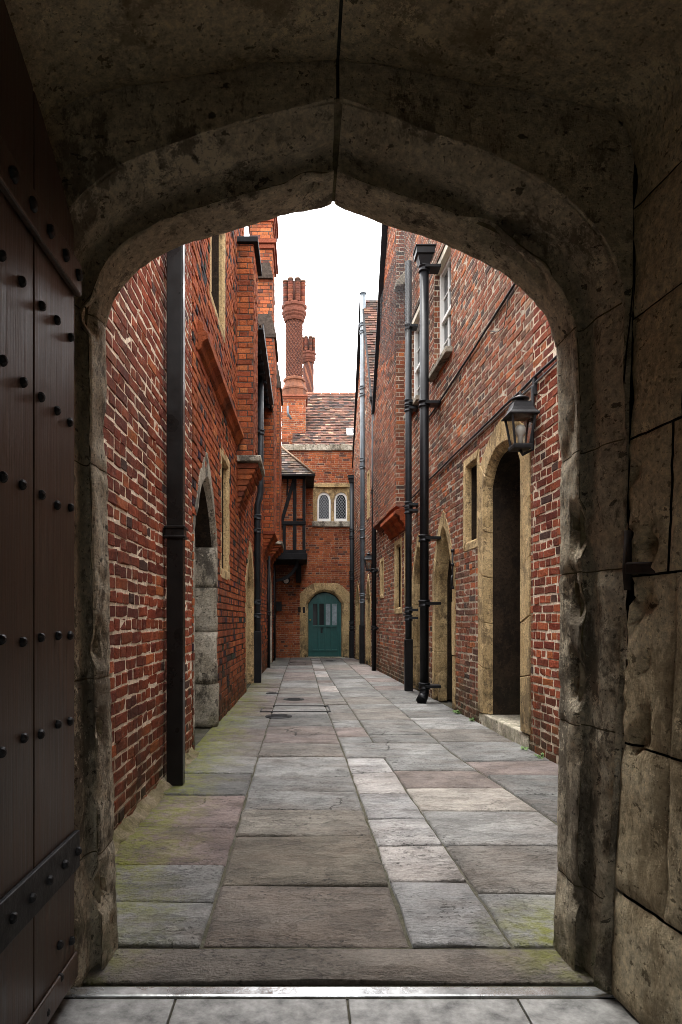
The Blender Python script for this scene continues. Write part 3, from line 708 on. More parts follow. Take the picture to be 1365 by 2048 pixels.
# ------------------------------------------------------------------ the open oak door on the left
XD = -.705
door = empty('oak_door', (XD, 2.1, 0), 'heavy dark oak door with iron studs, standing open on the left', 'door')
def ztop(y): return interp([(0.4, 2.84), (1.2, 2.76), (1.63, 2.615), (1.85, 2.525), (2.0, 2.44), (2.115, 2.355)], y)
for a, b in ((1.797, 2.115), (1.462, 1.792), (1.13, 1.457), (.80, 1.125)):
    n = 8; poly = [(a, .045), (b, .045)]+[(b+(a-b)*k/n, ztop(b+(a-b)*k/n)) for k in range(n+1)]
    m = MB(); m.prism(poly, XD-.055, XD, lambda p, q, t: (t, p, q)); m.build('plank', WOOD, door, .005)
m = MB(); m.box(XD-.11, XD-.058, .80, 2.10, .06, 2.3); m.build('backing_board', WOOD, door)
MB().box(XD, XD+.016, .80, 2.118, .385, .50).build('strap', IRON, door, .004, label='flat dark iron strap low on the door')
MB().box(XD, XD+.022, .80, 2.118, 2.15, 2.25).build('rail', WOOD, door, .006)
MB().box(XD, XD+.010, .80, 2.118, .045, .125).build('kick_rail', WOOD, door, .005)
def stud(y, z, x=XD, r=.0138):
    a0 = rng.uniform(0, 1); m = MB(); pr = [(r, 0), (r*1.02, .006), (r*.80, .011), (r*.35, .014)]
    vs = [(x+h, y+q*math.cos(a0+k*math.pi/3), z+q*math.sin(a0+k*math.pi/3)) for q, h in pr for k in range(6)]
    fs = [(i*6+k, i*6+(k+1) % 6, (i+1)*6+(k+1) % 6, (i+1)*6+k) for i in range(3) for k in range(6)]+[tuple(18+k for k in range(6))]
    m.add(vs, fs); m.build('stud', IRON, door, .0015, loc=(x, y, z))
cols_y = [2.068, 1.955, 1.835, 1.715, 1.60, 1.49]
for z in (2.0, 1.752, 1.486, 1.10, .845):
    for j, y in enumerate(cols_y): stud(y+rng.uniform(-.008, .008), z+rng.uniform(-.008, .008))
for y in cols_y: stud(y+.02, .443, XD+.016)
for y in cols_y[:5]: stud(y+.01, 2.20, XD+.022, .019)
for y, z in ((2.075, .175), (1.975, .21), (1.975, .115), (1.87, .075), (1.62, .16), (1.74, .10)): stud(y, z)

# ================================================================== left side
def prism_s(mp, poly, s0, s1): 
    """poly of (d,z) swept along the wall"""
    return lambda: None
def moulding(parent, mp, poly, s0, s1, n, mat, pal, name='moulded_brick', gap=.005, seed=3):
    r = random.Random(seed); L = (s1-s0)/n
    for i in range(n):
        a, b = s0+L*i+gap/2, s0+L*(i+1)-gap/2; j = r.uniform(-.003, .003)
        m = MB(); m.prism(poly, a, b, lambda d, z, t: mp(t, z+j, d), pick(pal, r)); m.build(name, mat, parent, .004, segs=1)
# --- near wall: old red brick with pale mortar
lw = empty('old_brick_wall', (XL(4), 4, 0), 'old dark red brick wall with pale mortar, nearest on the left', 'wall')
ms = Masonry(lw, B_OLD, MO_PALE, 3)
ms.face(mapL, 2.425, 5.93, -.01, 7.3, P_OLD, .073, joint=.012, proud=.004, rough=2.0)
ms.emit(300)
vs = []; nf = 160
for k in range(nf+1):
    y = 2.43+3.47*k/nf
    for q in range(6):
        t = q/5; n_ = noise.noise((y*5, t*2, 8))*.022+noise.noise((y*17, t*5, 3))*.010
        vs.append(mapL(y, .004+(1-t)**1.7*(.05+n_*1.0)-(.012 if q == 5 else 0), .006+t*(.07+n_*1.6)))
m = MB(); m.add(vs, [(k*6+q, k*6+q+1, (k+1)*6+q+1, (k+1)*6+q) for k in range(nf) for q in range(5)], (1, 1, 1), True); m.build('mortar_fillet', FILLET, lw)
# --- red brick building
lb = empty('red_brick_building', (XL(10), 10, 0), 'orange red brick building with dark diaper bricks along the left', 'building')
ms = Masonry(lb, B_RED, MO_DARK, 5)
L1i = arch_pts(6.08, 7.42, -.01, 1.94, 2.52); L1o = arch_pts(5.95, 7.50, -.01, 1.98, 2.80, p=1.8)
L2i = arch_pts(11.15, 12.35, -.01, 1.72, 2.25, p=1.9); L2o = arch_pts(10.85, 12.62, -.01, 1.78, 2.56, p=1.7)
L3i = arch_pts(17.1, 18.2, -.01, 1.7, 2.2); L3o = arch_pts(16.85, 18.45, -.01, 1.75, 2.5)
holes = [hole_from(mid(L1i, L1o)), hole_from(mid(L2i, L2o)), hole_from(mid(L3i, L3o))]
surround(lb, mapL, L1i, L1o, [3, 6, 14, 22, 25], ST_GREY, .55, .014, .05, seed=4, rough=.012)
plank_door(lb, mapL, 6.0, 7.5, 0, 2.6, .5, DARKW)
surround(lb, mapL, L2i, L2o, [2, 4, 7, 14, 21, 24, 26], ST_BUFF, .4, .012, .06, seed=5)
plank_door(lb, mapL, 11.05, 12.45, 0, 2.35, .36, DARKW)
surround(lb, mapL, L3i, L3o, [3, 14, 25], ST_PALE, .4, .012, .06, seed=6)
plank_door(lb, mapL, 17.0, 18.3, 0, 2.3, .36, DARKW)
# rough stones built up against the far jamb of the first doorway
rr = random.Random(5)
for a, b, w in ((0, .46, .30), (.46, 1.02, .25), (1.02, 1.5, .24), (1.5, 1.93, .245)):
    n, q = 9, 7; vs = []
    for j in range(q):
        for i in range(n):
            u, v_ = i/(n-1), j/(q-1); x = XL(7.4)-.32+(.335+(w-.24)*.3)*u; z = a+.002+(b-a-.004)*v_
            y = 7.36-(.02 if i not in (0, n-1) else 0)-(w-.24)*.6*(1-v_ if a == 0 else .5)
            k = noise.noise((x*7, z*7, 3))*.03+noise.noise((x*20, z*20, 9))*.014
            vs.append((x+(k*.4 if i == n-1 else 0), y+k, z))
    m0 = len(vs); ring = list(range(n))+[j*n+n-1 for j in range(1, q)]+[(q-1)*n+i for i in range(n-2, -1, -1)]+[j*n for j in range(q-2, 0, -1)]
    vs += [(vs[k][0], 7.46, vs[k][2]) for k in ring]; t = len(ring)
    fs = [(j*n+i, j*n+i+1, (j+1)*n+i+1, (j+1)*n+i) for j in range(q-1) for i in range(n-1)]+[(ring[(k+1) % t], ring[k], m0+k, m0+(k+1) % t) for k in range(t)]
    m = MB(); m.add(vs, fs, (1, 1, 1), True); m.build('jamb_stone', ST_GREY, lb)
holes.append(slit_window(lb, mapL, 7.80, 8.68, 1.64, 3.17, .13, .26, ST_BUFF, GLASS, 7))
holes.append(slit_window(lb, mapL, 6.95, 8.22, 4.45, 6.1, .10, .20, ST_BUFF, GLASS, 8))
topz = lambda z: [(5.93, YE)] if z < 5.6 else [(5.93, 10.6)]
ms.face(mapL, 5.93, YE, -.01, 7.3, P_RED, .080, holes, topz, joint=.013, proud=.009, rough=.9, diaper=.9)
# string course
moulding(lb, mapL, [(0, 3.60), (.035, 3.62), (.05, 3.68), (.10, 3.71), (.10, 3.76), (.06, 3.80), (.06, 3.84), (0, 3.90)], 6.2, 9.62, 15, B_RED, P_RED)
# corbelled brick pier (first), faces: towards the camera and towards the alley
def pier(xo, y0, y1, z0, z1, pal=P_RED, co=.080, xi=None, ms=ms):
    xi_ = XL(y0)-.02 if xi is None else xi
    ms.face(lambda s_, z, d: (s_, y0-d, z), xi_, xo, z0, z1, pal, co, joint=.011, proud=.008, rough=.8)
    ms.face(lambda s_, z, d: (xo+d, s_, z), y0, y1, z0, z1, pal, co, joint=.011, proud=.008, rough=.8)
    ms.face(lambda s_, z, d: (s_, y1+d, z), xi_, xo, z0, z1, pal, co, joint=.009, proud=.004, rough=.8)
def corbel(xo, y0, y1, ztop_, zbot, n, ms_p, seed, mat=B_RED, pal=P_RED):
    r = random.Random(seed); hgt = (ztop_-zbot)/n
    for i in range(n):
        t = (i+1)/n; w = (xo-XL(y0))*(t**1.4); z0 = zbot+hgt*i
        k = max(2, int(round((y1-y0)/.22)))
        for j in range(k):
            a, b = y0+(y1-y0)*j/k, y0+(y1-y0)*(j+1)/k
            inset = .10*(1-t)*(y1-y0)
            a = a+inset if j == 0 else a; b = b-inset if j == k-1 else b
            m = MB(); x0, x1 = XL(a)-.02, XL(a)+max(.03, w)
            m.prism([(x0, z0+.004), (x1-.03, z0+.004), (x1, z0+hgt*.5), (x1, z0+hgt-.003), (x0, z0+hgt-.003)], a+.003, b-.003, lambda p, q, t_: (p, t_, q), pick(pal, r))
            m.build('corbel_brick', mat, ms_p, .004, segs=1)
pier(-.69, 9.62, 10.48, 3.46, 6.45)
m = MB(); m.box(-1.0, -.575, 9.52, 10.58, 3.365, 3.455)
m.build('corbel_slab', ST_GREY, lb, .02, label='mossy grey stone slab under the nearest brick pier')
corbel(-.62, 9.6, 10.5, 3.36, 2.66, 9, lb, 3)
MB().box(-1.0, -.62, 9.56, 10.54, 6.45, 6.53).build('pier_coping', TIMBER, lb, .01)
# second pier: a chimney breast with a weathered hood and a stack above
pier(-.625, 15.0, 16.4, 3.1, 7.35)
corbel(-.60, 14.95, 16.45, 3.1, 2.55, 7, lb, 4)
def hood(xi, xo, y0, y1, z0, z1, ins, name='hood'):
    """small tiled weathering that drains outwards"""
    m = MB(); p = [(xi, y0-.03, z0), (xo+.03, y0-.03, z0), (xo+.03, y1+.03, z0), (xi, y1+.03, z0)]
    q = [(xi, y0+ins, z1), (xo-ins, y0+ins, z1), (xo-ins, y1-ins, z1), (xi, y1-ins, z1)]
    e = [(a, b, c-.07) for a, b, c in p]
    m.add(p+q+e, [(0, 1, 5, 4), (1, 2, 6, 5), (2, 3, 7, 6), (4, 5, 6, 7), (0, 1, 9, 8), (1, 2, 10, 9), (2, 3, 11, 10), (8, 9, 10, 11)]); return m.build(name, HOODM, lb)
hood(-1.15, -.60, 15.0, 16.4, 7.42, 7.95, .10)
pier(-.665, 15.1, 16.3, 7.5, 10.2, P_END, xi=-1.16)
for z, o_ in ((9.35, .05), (9.45, .09), (9.95, .04), (10.2, .06), (10.3, .1)):
    m = MB(); m.box(-1.16-o_, -.665+o_, 15.1-o_, 16.3+o_, z, z+.09, (.22, .06, .032)); m.build('cap_course', B_RED, lb, .01)
hood(-1.15, -.68, 15.05, 16.3, 8.75, 9.05, .04, 'flashing')
# third pier
pier(-.575, 17.3, 18.7, 3.15, 7.05)
m = MB(); m.box(-.95, -.50, 17.2, 18.8, 3.06, 3.15); m.build('corbel_slab', ST_GREY, lb, .02)
corbel(-.53, 17.25, 18.75, 3.06, 2.6, 6, lb, 6)
hood(-1.0, -.555, 17.3, 18.7, 7.10, 7.72, .08)
ms.emit(300)
# eaves between the piers with gutter brackets, and the roof slope above
m = MB(); m.box(-.74, -.685, 10.5, 14.2, 5.55, 5.69); m.build('eaves_board', TIMBER, lb, .006)
m = MB(); m.prism([(-.68, 5.62), (-.60, 5.62), (-.595, 5.70), (-.612, 5.70), (-.615, 5.64), (-.668, 5.64), (-.67, 5.70), (-.68, 5.70)], 10.5, 14.2, lambda p, q, t: (p, t, q)); m.build('gutter', PIPED, lb)
for i in range(8): MB().box(XL(10.8)-.02, -.66, 10.7+.46*i, 10.74+.46*i, 5.50, 5.56).build('rafter_end', TIMBER, lb, .004)
def tiles(mp, s0, s1, t0, t1, name, parent, pal, seed, w=.165, g=.105, mat=TILE, lim=None):
    """plain tiles: mp(s,t,d) along the course, up the slope, off the slope"""
    r = random.Random(seed); m = MB(); nrow = int((t1-t0)/g)
    for j in range(nrow):
        t = t0+j*g; a = s0-(w/2 if j % 2 else 0)+r.uniform(-.01, .01)
        while a < s1:
            x0, x1 = max(a, s0), min(a+w-.004, s1); a += w
            if lim:
                l = lim(t)
                x0, x1 = max(x0, l[0]), min(x1, l[1])
            if x1-x0 < .03: continue
            k = r.uniform(-.004, .006); lift = r.uniform(.018, .034)
            p = [mp(x0, t, lift+k), mp(x1, t, lift+r.uniform(-.003, .003)), mp(x1, t+g*1.3, .003), mp(x0, t+g*1.3, .003), mp(x0, t, -.004), mp(x1, t, -.004)]
            m.add(p, [(0, 1, 2, 3), (4, 5, 1, 0), (0, 3, 4), (1, 5, 2)], pick(pal, r))
    return m.build(name, mat, parent, kind='stuff')
P_TILE = [(4, (.135, .076, .058)), (3, (.10, .062, .051)), (2, (.18, .105, .078)), (3, (.058, .046, .042)), (.45, (.30, .20, .15))]
sl = math.radians(50)
tiles(lambda s_, t, d: (-.66-t*math.cos(sl)+d*math.sin(sl), s_, 5.72+t*math.sin(sl)+d*math.cos(sl)), 10.6, 15.0, 0, 2.6, 'roof_tiles', lb, P_TILE, 4)
m = MB(); m.add([(-.68, 10.6, 5.71), (-.68, 17, 5.71), (-2.6, 17, 8.0), (-2.6, 10.6, 8.0)], [(0, 1, 2, 3)]); m.build('roof', TIMBER, lb)
box_piece('building_core', VOID, lb, -4, -1.75, 2.5, 21, 0, 7.2, bevel=0)  # unseen block added behind the wall sheets to keep sky light out
m = MB(); m.box(-1.75, -1.02, 2.5, 10.5, 7.25, 7.32); m.build('wall_top', LEAD, lb)
m = MB(); m.box(-1.7, -.95, 10.55, 10.62, 5.5, 7.3); m.build('end_wall', B_RED, lb)
m = MB(); m.box(-1.75, -.9, 14.2, 21, 5.56, 5.62); m.build('wall_top', LEAD, lb)

# ================================================================== right side
rn = empty('mended_brick_wall', (XR(4), 4, 0), 'red brick wall with thick white mortar, nearest on the right', 'wall')
ms = Masonry(rn, B_OLD, MO_PALE, 9)
ms.face(mapR, 2.425, 5.98, -.01, 7.6, P_OLD, .076, joint=.0145, proud=.004, rough=1.9)
ms.emit(300)
rb = empty('brown_brick_building', (XR(12), 12, 0), 'tall brown brick building with two gables along the right', 'building')
ms = Masonry(rb, B_BRN, MO_CREAM, 13)
def doorway(parent, mp, a, b, zs, za, w, wo, mat, depth, seed, step=0., brk=(2, 4, 7, 11, 14, 17, 21, 24, 26), hood_=None, p=2.2):
    i = arch_pts(a, b, step-.01, zs, za, p=p); o = hood_ if hood_ else arch_pts(a-w, b+w, -.01, zs+.05, za+wo, p=p-.3)
    if not hood_: o[0] = (a-w, step-.01); o[-1] = (b+w, step-.01)
    surround(parent, mp, i, o, list(brk), mat, depth, .012, .05, seed=seed)
    plank_door(parent, mp, a-.05, b+.05, step, za+.05, depth-.06, DARKW)
    return hole_from([(q[0], q[1]-(step if q[1] < step+.01 else 0)) for q in mid(i, o)])
R1i = arch_pts(6.32, 7.36, .13, 2.58, 2.86, p=3.4, k=.10)
R1o = [(s_, z_) for s_, z_ in arch_pts(6.03, 7.62, .13, 2.78, 3.16, p=2.4, k=.30)]
surround(rb, mapR, R1i, R1o, [1, 2, 3, 4, 6, 10, 14, 18, 22, 24, 25, 26, 27], ST_BUFF, .5, .014, .06, seed=21)
plank_door(rb, mapR, 6.27, 7.41, .13, 2.95, .44, DARKW)
m = MB(); m.prism([(6.06, -.02), (7.6, -.02), (7.6, .128), (6.06, .128)], -.46, .006, lambda s_, z, t: mapR(s_, z, t)); m.build('door_step', ST_PALE, rb, .012)
holes = [hole_from([(a, b if b > .14 else b-.2) for a, b in mid(R1i, R1o)])]
holes.append(doorway(rb, mapR, 8.82, 9.72, 1.72, 2.38, .20, .26, ST_BUFF, .42, 22, .02, p=2.0))
holes.append(doorway(rb, mapR, 10.55, 11.3, 1.75, 2.30, .18, .25, ST_BUFF, .40, 23, .02, p=2.0))
holes.append(doorway(rb, mapR, 16.85, 17.55, 1.6, 2.10, .16, .22, ST_BUFF, .36, 24, .02, (6, 14, 22), p=2.0))
holes.append(doorway(rb, mapR, 19.2, 19.95, 1.6, 2.05, .16, .22, ST_BUFF, .36, 25, .02, (6, 14, 22), p=2.0))
holes.append(slit_window(rb, mapR, 7.58, 8.22, 1.97, 3.06, .11, .22, ST_BUFF, GLASS, 26))
holes.append(slit_window(rb, mapR, 12.42, 13.2, 1.27, 2.66, .12, .2, ST_BUFF, GLASS, 27))
holes.append(slit_window(rb, mapR, 11.62, 12.18, 1.42, 2.72, .11, .2, ST_BUFF, GLASS, 28))
holes.append(slit_window(rb, mapR, 14.6, 15.15, 1.62, 2.5, .1, .18, ST_BUFF, GLASS, 29))
holes.append(slit_window(rb, mapR, 16.9, 17.4, 3.7, 4.9, .1, .18, ST_BUFF, GLASS, 30))
# small guard stones at the feet of the doorways
for y, h in ((9.72, .42), (11.3, .46), (17.55, .36), (19.95, .36)):
    xx = XR(y); m = MB(); w = .06
    m.prism([(-w, 0), (w, 0), (w, h-.05), (w*.4, h), (-w*.4, h), (-w, h-.05)], y-.075, y+.01, lambda p, q, t: (xx+.085+p, t, q)); m.build('guard_stone', ST_BUFF, rb, .012)
def sash(parent, a, b, z0, z1, depth=.10, rows_=4):
    o = empty('sash_window', mapR((a+b)/2, z0, 0), parent=parent)
    bx = lambda s0, s1, q0, q1, d0, d1, n, mt, bv=.003: MB().prism([(s0, q0), (s1, q0), (s1, q1), (s0, q1)], d0, d1, lambda s_, z, t: mapR(s_, z, t)).build(n, mt, o, bv)
    for s0 in (a, b-.06): bx(s0, s0+.06, z0, z1, -depth-.1, -depth+.02, 'frame', WHITE)
    for q0, hh_ in ((z0, .07), (z1-.06, .06), ((z0+z1)/2-.025, .05)): bx(a+.06, b-.06, q0, q0+hh_, -depth-.09, -depth+.01, 'rail', WHITE)
    for k in (1, 2): s_ = a+.06+(b-a-.12)*k/3; bx(s_-.01, s_+.01, z0+.07, z1-.06, -depth-.06, -depth-.015, 'glazing_bar', WHITE)
    for k in (1, 3): q = z0+.07+(z1-z0-.13)*k/4; bx(a+.06, b-.06, q-.01, q+.01, -depth-.055, -depth-.02, 'glazing_bar', WHITE)
    for i in range(3):
        for j in range(4):
            s0 = a+.06+(b-a-.12)*i/3; q0 = z0+.07+(z1-z0-.13)*j/4
            bx(s0, s0+(b-a-.12)/3, q0, q0+(z1-z0-.13)/4, -depth-.05, -depth-.035, 'pane', GLASS, 0)
    bx(a-.08, b+.08, z0-.075, z0, -depth-.1, .09, 'sill', ST_GREY, .008)
    bx(a-.02, b+.02, z1, z1+.10, -depth-.1, -.015, 'lintel', CREAM, .006)
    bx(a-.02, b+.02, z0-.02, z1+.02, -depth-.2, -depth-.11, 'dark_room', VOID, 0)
    return lambda z: (a, b) if z0-.07 < z < z1+.09 else None
for a, b in ((8.86, 9.84), (10.78, 11.74)):
    holes.append(sash(rb, a, b, 4.68, 6.12))
    for s_, f in ((a, 1), (b, -1)):      # brick reveals
        ms.face((lambda q, f_: lambda u, z, d: mapR(q+d*f_, z, -u))(s_, f), 0.0, .16, 4.68, 6.12, P_BRN, .076, joint=.012, proud=.003)
def gables(z):
    if z < 5.7: return [(5.98, YE)]
    iv = [(5.98, 9.9 if z > 7.6 else 12.4)] if z < 7.6 else []
    g1 = (12.5-(9.7-z)*.62, 12.5+(9.7-z)*.62) if z < 9.7 else None
    g2 = (18.2-(9.6-z)*.70, min(YE, 18.2+(9.6-z)*.72)) if z < 9.6 else None
    if g1: iv.append(g1)
    if g2: iv.append(g2)
    iv.sort(); out = []
    for a, b in iv:
        if out and a < out[-1][1]: out[-1] = (out[-1][0], max(b, out[-1][1]))
        else: out.append((a, b))
    return out
ms.face(mapR, 5.98, YE, -.01, 9.7, P_BRN, .076, holes, gables, joint=.015, proud=.004, rough=1.9)
# the far half projects above first-floor level
mapRp = lambda s_, z, d: mapR(s_, z, d+.15)
def gab1(z):
    g = [(12.2, 15.2)] if z < 5.55 else ([(12.2, min(15.0, 12.5+(9.7-z)*.62))] if z < 9.6 else None)
    return g
ms.face(mapRp, 12.2, 15.2, 3.2, 9.6, P_BRN, .072, (), gab1, joint=.014, proud=.006, rough=1.7)
ms.face(lambda s_, z, d: (s_, 12.2-d, z), XR(12.2)-.15, XR(12.2), 3.2, 9.4, P_BRN, .072, joint=.011, proud=.004, rough=1.4)
m = MB(); m.prism([(-.01, 3.1), (0, 3.1), (.15, 3.2), (-.01, 3.2)], 12.2, 15.2, lambda d, z, t: mapR(t, z, d), (.2, .07, .045)); m.build('offset_course', B_BRN, rb)
m = MB(); m.prism([(0, 7.05), (.19, 7.0), (.19, 7.08), (0, 7.32)], 11.95, 12.2, lambda d, z, t: mapR(t, z, d)); m.build('weathering_stone', ST_GREY, rb, .01)
ms.emit(300)
moulding(rb, mapR, [(0, 2.76), (.05, 2.78), (.07, 2.85), (.13, 2.90), (.14, 2.97), (.21, 3.01), (.21, 3.07), (0, 3.14)], 11.9, 13.7, 8, B_RED, [(1, (.40, .10, .035)), (1, (.34, .08, .03))], 'moulded_brick', .008, 8)
# roofs of the gables: ridges run away from the alley
def gable_roof(ys, zs, yr, zr, xw, side, seed, far=3.5):
    ln = math.hypot(yr-ys, zr-zs); uy, uz = (yr-ys)/ln, (zr-zs)/ln
    tiles(lambda s_, t, d: (xw+s_, ys+uy*t-uz*d*(1 if yr > ys else -1), zs+uz*t+abs(uy)*d), -.05, far, 0, ln, 'roof_tiles', rb, P_TILE, seed)
    m = MB(); m.add([(xw, ys, zs-.02), (xw+far, ys, zs-.02), (xw+far, yr, zr-.02), (xw, yr, zr-.02)], [(0, 1, 2, 3)]); m.build('roof', TIMBER, rb)
    m = MB(); m.beam((xw-.04, ys, zs-.03), (xw-.04, yr, zr-.03), .05, .10, (1, 0, 0)); m.build('verge_board', TIMBER, rb)
gable_roof(15.5, 5.78, 18.2, 9.66, XR(17), 1, 5)
gable_roof(20.95, 5.8, 18.2, 9.66, XR(19), -1, 6)
gable_roof(15.0, 5.72, 12.5, 9.72, XR(14)-.15, -1, 7)
box_piece('building_core', VOID, rb, 2.75, 6, 2.5, 21, 0, 7.2, bevel=0)  # added light block behind the right wall, out of view
MB().box(2.0, 2.8, 2.5, 12.4, 7.55, 7.6).build('wall_top', LEAD, rb)

# ================================================================== the end of the alley
eb = empty('end_brick_building', (.4, YE, 0), 'red brick building closing the far end of the alley', 'building')
ms = Masonry(eb, B_END, MO_END, 17)
sE = F/YE
def ex(x): return (x-PX)/sE
def ez(y): return H+(PY-y)/sE
DI = arch_pts(ex(617), ex(684), -.01, ez(1207), ez(1183), p=2.6, k=.15)
DO = arch_pts(ex(600), ex(702), -.01, ez(1193), ez(1165), p=2.6, k=.5)
DO2 = [(ex(600), -.01)]+[(ex(600), ez(1205)*i/5) for i in range(1, 5)]
n = len(DI); h2 = n//2; head = [(ex(600), ez(1205)), (ex(600), ez(1187)), (ex(608), ez(1180)), (ex(616), ez(1173)), (ex(625), ez(1167)), (ex(634), ez(1166)), (ex(640), ez(1166)), (ex(645), ez(1166)), (ex(648), ez(1166)), (ex(651), ez(1166))]
DO = DO2+head; DO = DO+[(ex(651)*2-a, b) for a, b in reversed(DO[:-1])]
assert len(DO) == n, (len(DO), n)
surround(eb, mapE, DI, DO, [2, 5, 9, 14, 19, 23, 26], ST_BUFF, .35, .015, .07, seed=31)
hE = [hole_from(mid(DI, DO))]
# green door
gd = empty('door', mapE(ex(650), 0, -.2), parent=eb); gd['label'] = 'dark green door with four glazed upper panels'
a, b = ex(617)+.005, ex(684)-.005; top = lambda s_: ez(1207)+(ez(1185)-ez(1207))*(1-abs((s_-(a+b)/2)/((b-a)/2))**2.3)
def E(poly, d0, d1, name, mat, parent, bv=.004, **k): return MB().prism(poly, d0, d1, lambda s_, z, t: mapE(s_, z, t)).build(name, mat, parent, bv, **k)
E([(a, .02), (b, .02)]+[(b+(a-b)*k/12, top(b+(a-b)*k/12)) for k in range(13)], -.24, -.20, 'door_leaf', GREEN, gd)
zm = ez(1252); xs4 = [a+.11+(b-a-.22)*k/4 for k in range(5)]
for k in range(5):
    s_ = xs4[k]; E([(s_-.028, .2), (s_+.028, .2), (s_+.028, top(s_)-.07), (s_-.028, top(s_)-.07)], -.2, -.145, 'muntin', GREEN, gd)
for s0, s1 in ((a, a+.082), (b-.082, b)): E([(s0, .02), (s1, .02), (s1, top(s1)-.02 if s1 < .7 else top(s0)-.02), (s0, top(s0)-.02 if s1 < .7 else top(s1)-.02)], -.2, -.175, 'stile', GREEN, gd)
E([(a+.082, .02), (b-.082, .02), (b-.082, .2), (a+.082, .2)], -.2, -.178, 'bottom_rail', GREEN, gd)
E([(a+.07, top(a+.07)-.1), (b-.07, top(a+.07)-.1)]+[(b-.07+(a-b+.14)*k/10, top(b-.07+(a-b+.14)*k/10)-.012) for k in range(11)], -.2, -.176, 'top_rail', GREEN, gd)
for k in range(4):
    u, w = xs4[k]+.03, xs4[k+1]-.03; zt = min(top(u), top(w))-.09
    E([(u, zm+.03), (w, zm+.03), (w, zt), (u, zt)], -.198, -.188, 'pane', CURT if k > 1 else GLASS, gd, 0)
    E([(u-.012, zm-.03), (w+.012, zm-.03), (w+.012, zm+.02), (u-.012, zm+.02)], -.2, -.145, 'rail', GREEN, gd, .006)
    E([(u-.012, .19), (w+.012, .19), (w+.012, .235), (u-.012, .235)], -.2, -.145, 'weather_bar', GREEN, gd, .012)
MB().lathe(mapE(a+.055, ez(1240), -.172), [(.022, -.01), (.024, .01), (.015, .05), (.03, .065), (.018, .085)], 12, axis='y').build('door_knob', BRASS, gd)
E([(xs4[1]+.07, zm-.22), (xs4[1]+.13, zm-.22), (xs4[1]+.13, zm-.07), (xs4[1]+.07, zm-.07)], -.2, -.185, 'letter_plate', IRON, gd)
MB().box(ex(612), ex(690), YE-.12, YE+.3, -.02, .018).build('door_sill', ST_PALE, eb, .006)
# two-light window
wz0, wz1, wa, wb = ez(1054), ez(967), ex(626), ex(704)
wd = empty('window', mapE((wa+wb)/2, wz0, 0), parent=eb); wd['label'] = 'stone two light window with white casements and leaded panes'
hE.append(lambda z: (wa+.05, wb-.05) if wz0+.06 < z < wz1-.05 else None)
E([(wa-.02, wz1-.12), (wb+.02, wz1-.12), (wb+.02, wz1), (wa-.02, wz1)], -.2, .045, 'head_stone', ST_BUFF, wd, .008)
for s0, s1 in ((wa, wa+.14), (wb-.14, wb)): E([(s0, wz0+.17), (s1, wz0+.17), (s1, wz1-.12), (s0, wz1-.12)], -.25, .02, 'jamb_stone', ST_BUFF, wd, .02)
E([(wa-.02, wz0), (wb+.02, wz0), (wb+.02, wz0+.17), (wa-.02, wz0+.17)], -.25, .07, 'sill', ST_GREY, wd, .02)
lights = [(ex(635), ex(662)), (ex(669), ex(696))]; lz0, lzs, lz1 = ez(1042), ez(1000), ez(984)
E([(lights[0][1]+.01, wz0+.17), (lights[1][0]-.01, wz0+.17), (lights[1][0]-.01, wz1-.12), (lights[0][1]+.01, wz1-.12)], -.2, -.03, 'mullion', ST_BUFF, wd, .02)
def lt_top(s_, u, w, o=0): return lzs+(lz1-lzs-o)*math.sqrt(max(0, 1-((s_-(u+w)/2)/((w-u)/2))**2))
for u, w in lights:
    ss = [w+(u-w)*k/12 for k in range(13)]
    m = MB(); poly = [(u-.045, wz1-.125), (u-.045, lzs)]+[(s_, lt_top(s_, u, w)) for s_ in reversed(ss)]+[(w+.045, lzs), (w+.045, wz1-.125)]
    for p, q in zip(poly[1:-2], poly[2:-1]):      # spandrel as strips so that the outline stays concave
        m.prism([(p[0], p[1]), (q[0], q[1]), (q[0], wz1-.122), (p[0], wz1-.122)], -.16, -.035, lambda s_, z, t: mapE(s_, z, t))
    m.build('head_tracery', ST_BUFF, wd)
    fw = .055; m = MB(); oi = [(u, lz0), (u, lzs)]+[(s_, lt_top(s_, u, w)) for s_ in reversed(ss)][1:-1]+[(w, lzs), (w, lz0)]
    ii = [(u+fw, lz0+fw*1.5), (u+fw, lzs)]+[((u+w)/2+(s_-(u+w)/2)*(w-u-2*fw)/(w-u), lzs+(lt_top(s_, u, w)-lzs)*.72) for s_ in reversed(ss)][1:-1]+[(w-fw, lzs), (w-fw, lz0+fw*1.5)]
    oi.append(oi[0]); ii.append(ii[0])
    cas = empty('casement', mapE((u+w)/2, lz0, -.1), parent=wd)
    m = MB()
    for k in range(len(oi)-1):
        if oi[k] == oi[k+1]: continue
        m.prism([oi[k], oi[k+1], ii[k+1], ii[k]], -.13, -.07, lambda s_, z, t: mapE(s_, z, t))
    m.build('casement_frame', WHITE, cas)
    E(ii[:-1], -.115, -.105, 'pane', GLASS, cas, 0)
    def inside(s_, z): return u+fw < s_ < w-fw and lz0+fw*1.5 < z < lzs+(lz1-lzs)*.72*math.sqrt(max(0, 1-((s_-(u+w)/2)/((w-u-2*fw)/2))**2))
    m = MB(); st = .105
    for sg in (1, -1):
        for k in range(-8, 16):
            pts = [((u+w)/2+sg*(q-.5)*(w-u), lz0+k*st+(q)*(w-u)*1.35) for q in [j/40 for j in range(41)]]
            ins = [p for p in pts if inside(*p)]
            if len(ins) > 2: m.beam(mapE(ins[0][0], ins[0][1], -.10), mapE(ins[-1][0], ins[-1][1], -.10), .007, .007, (0, 1, 0))
    m.build('lead_lattice', mat_simple('grey lead cames', (.30, .32, .34), .5, .2, .1, 9, 0), cas)
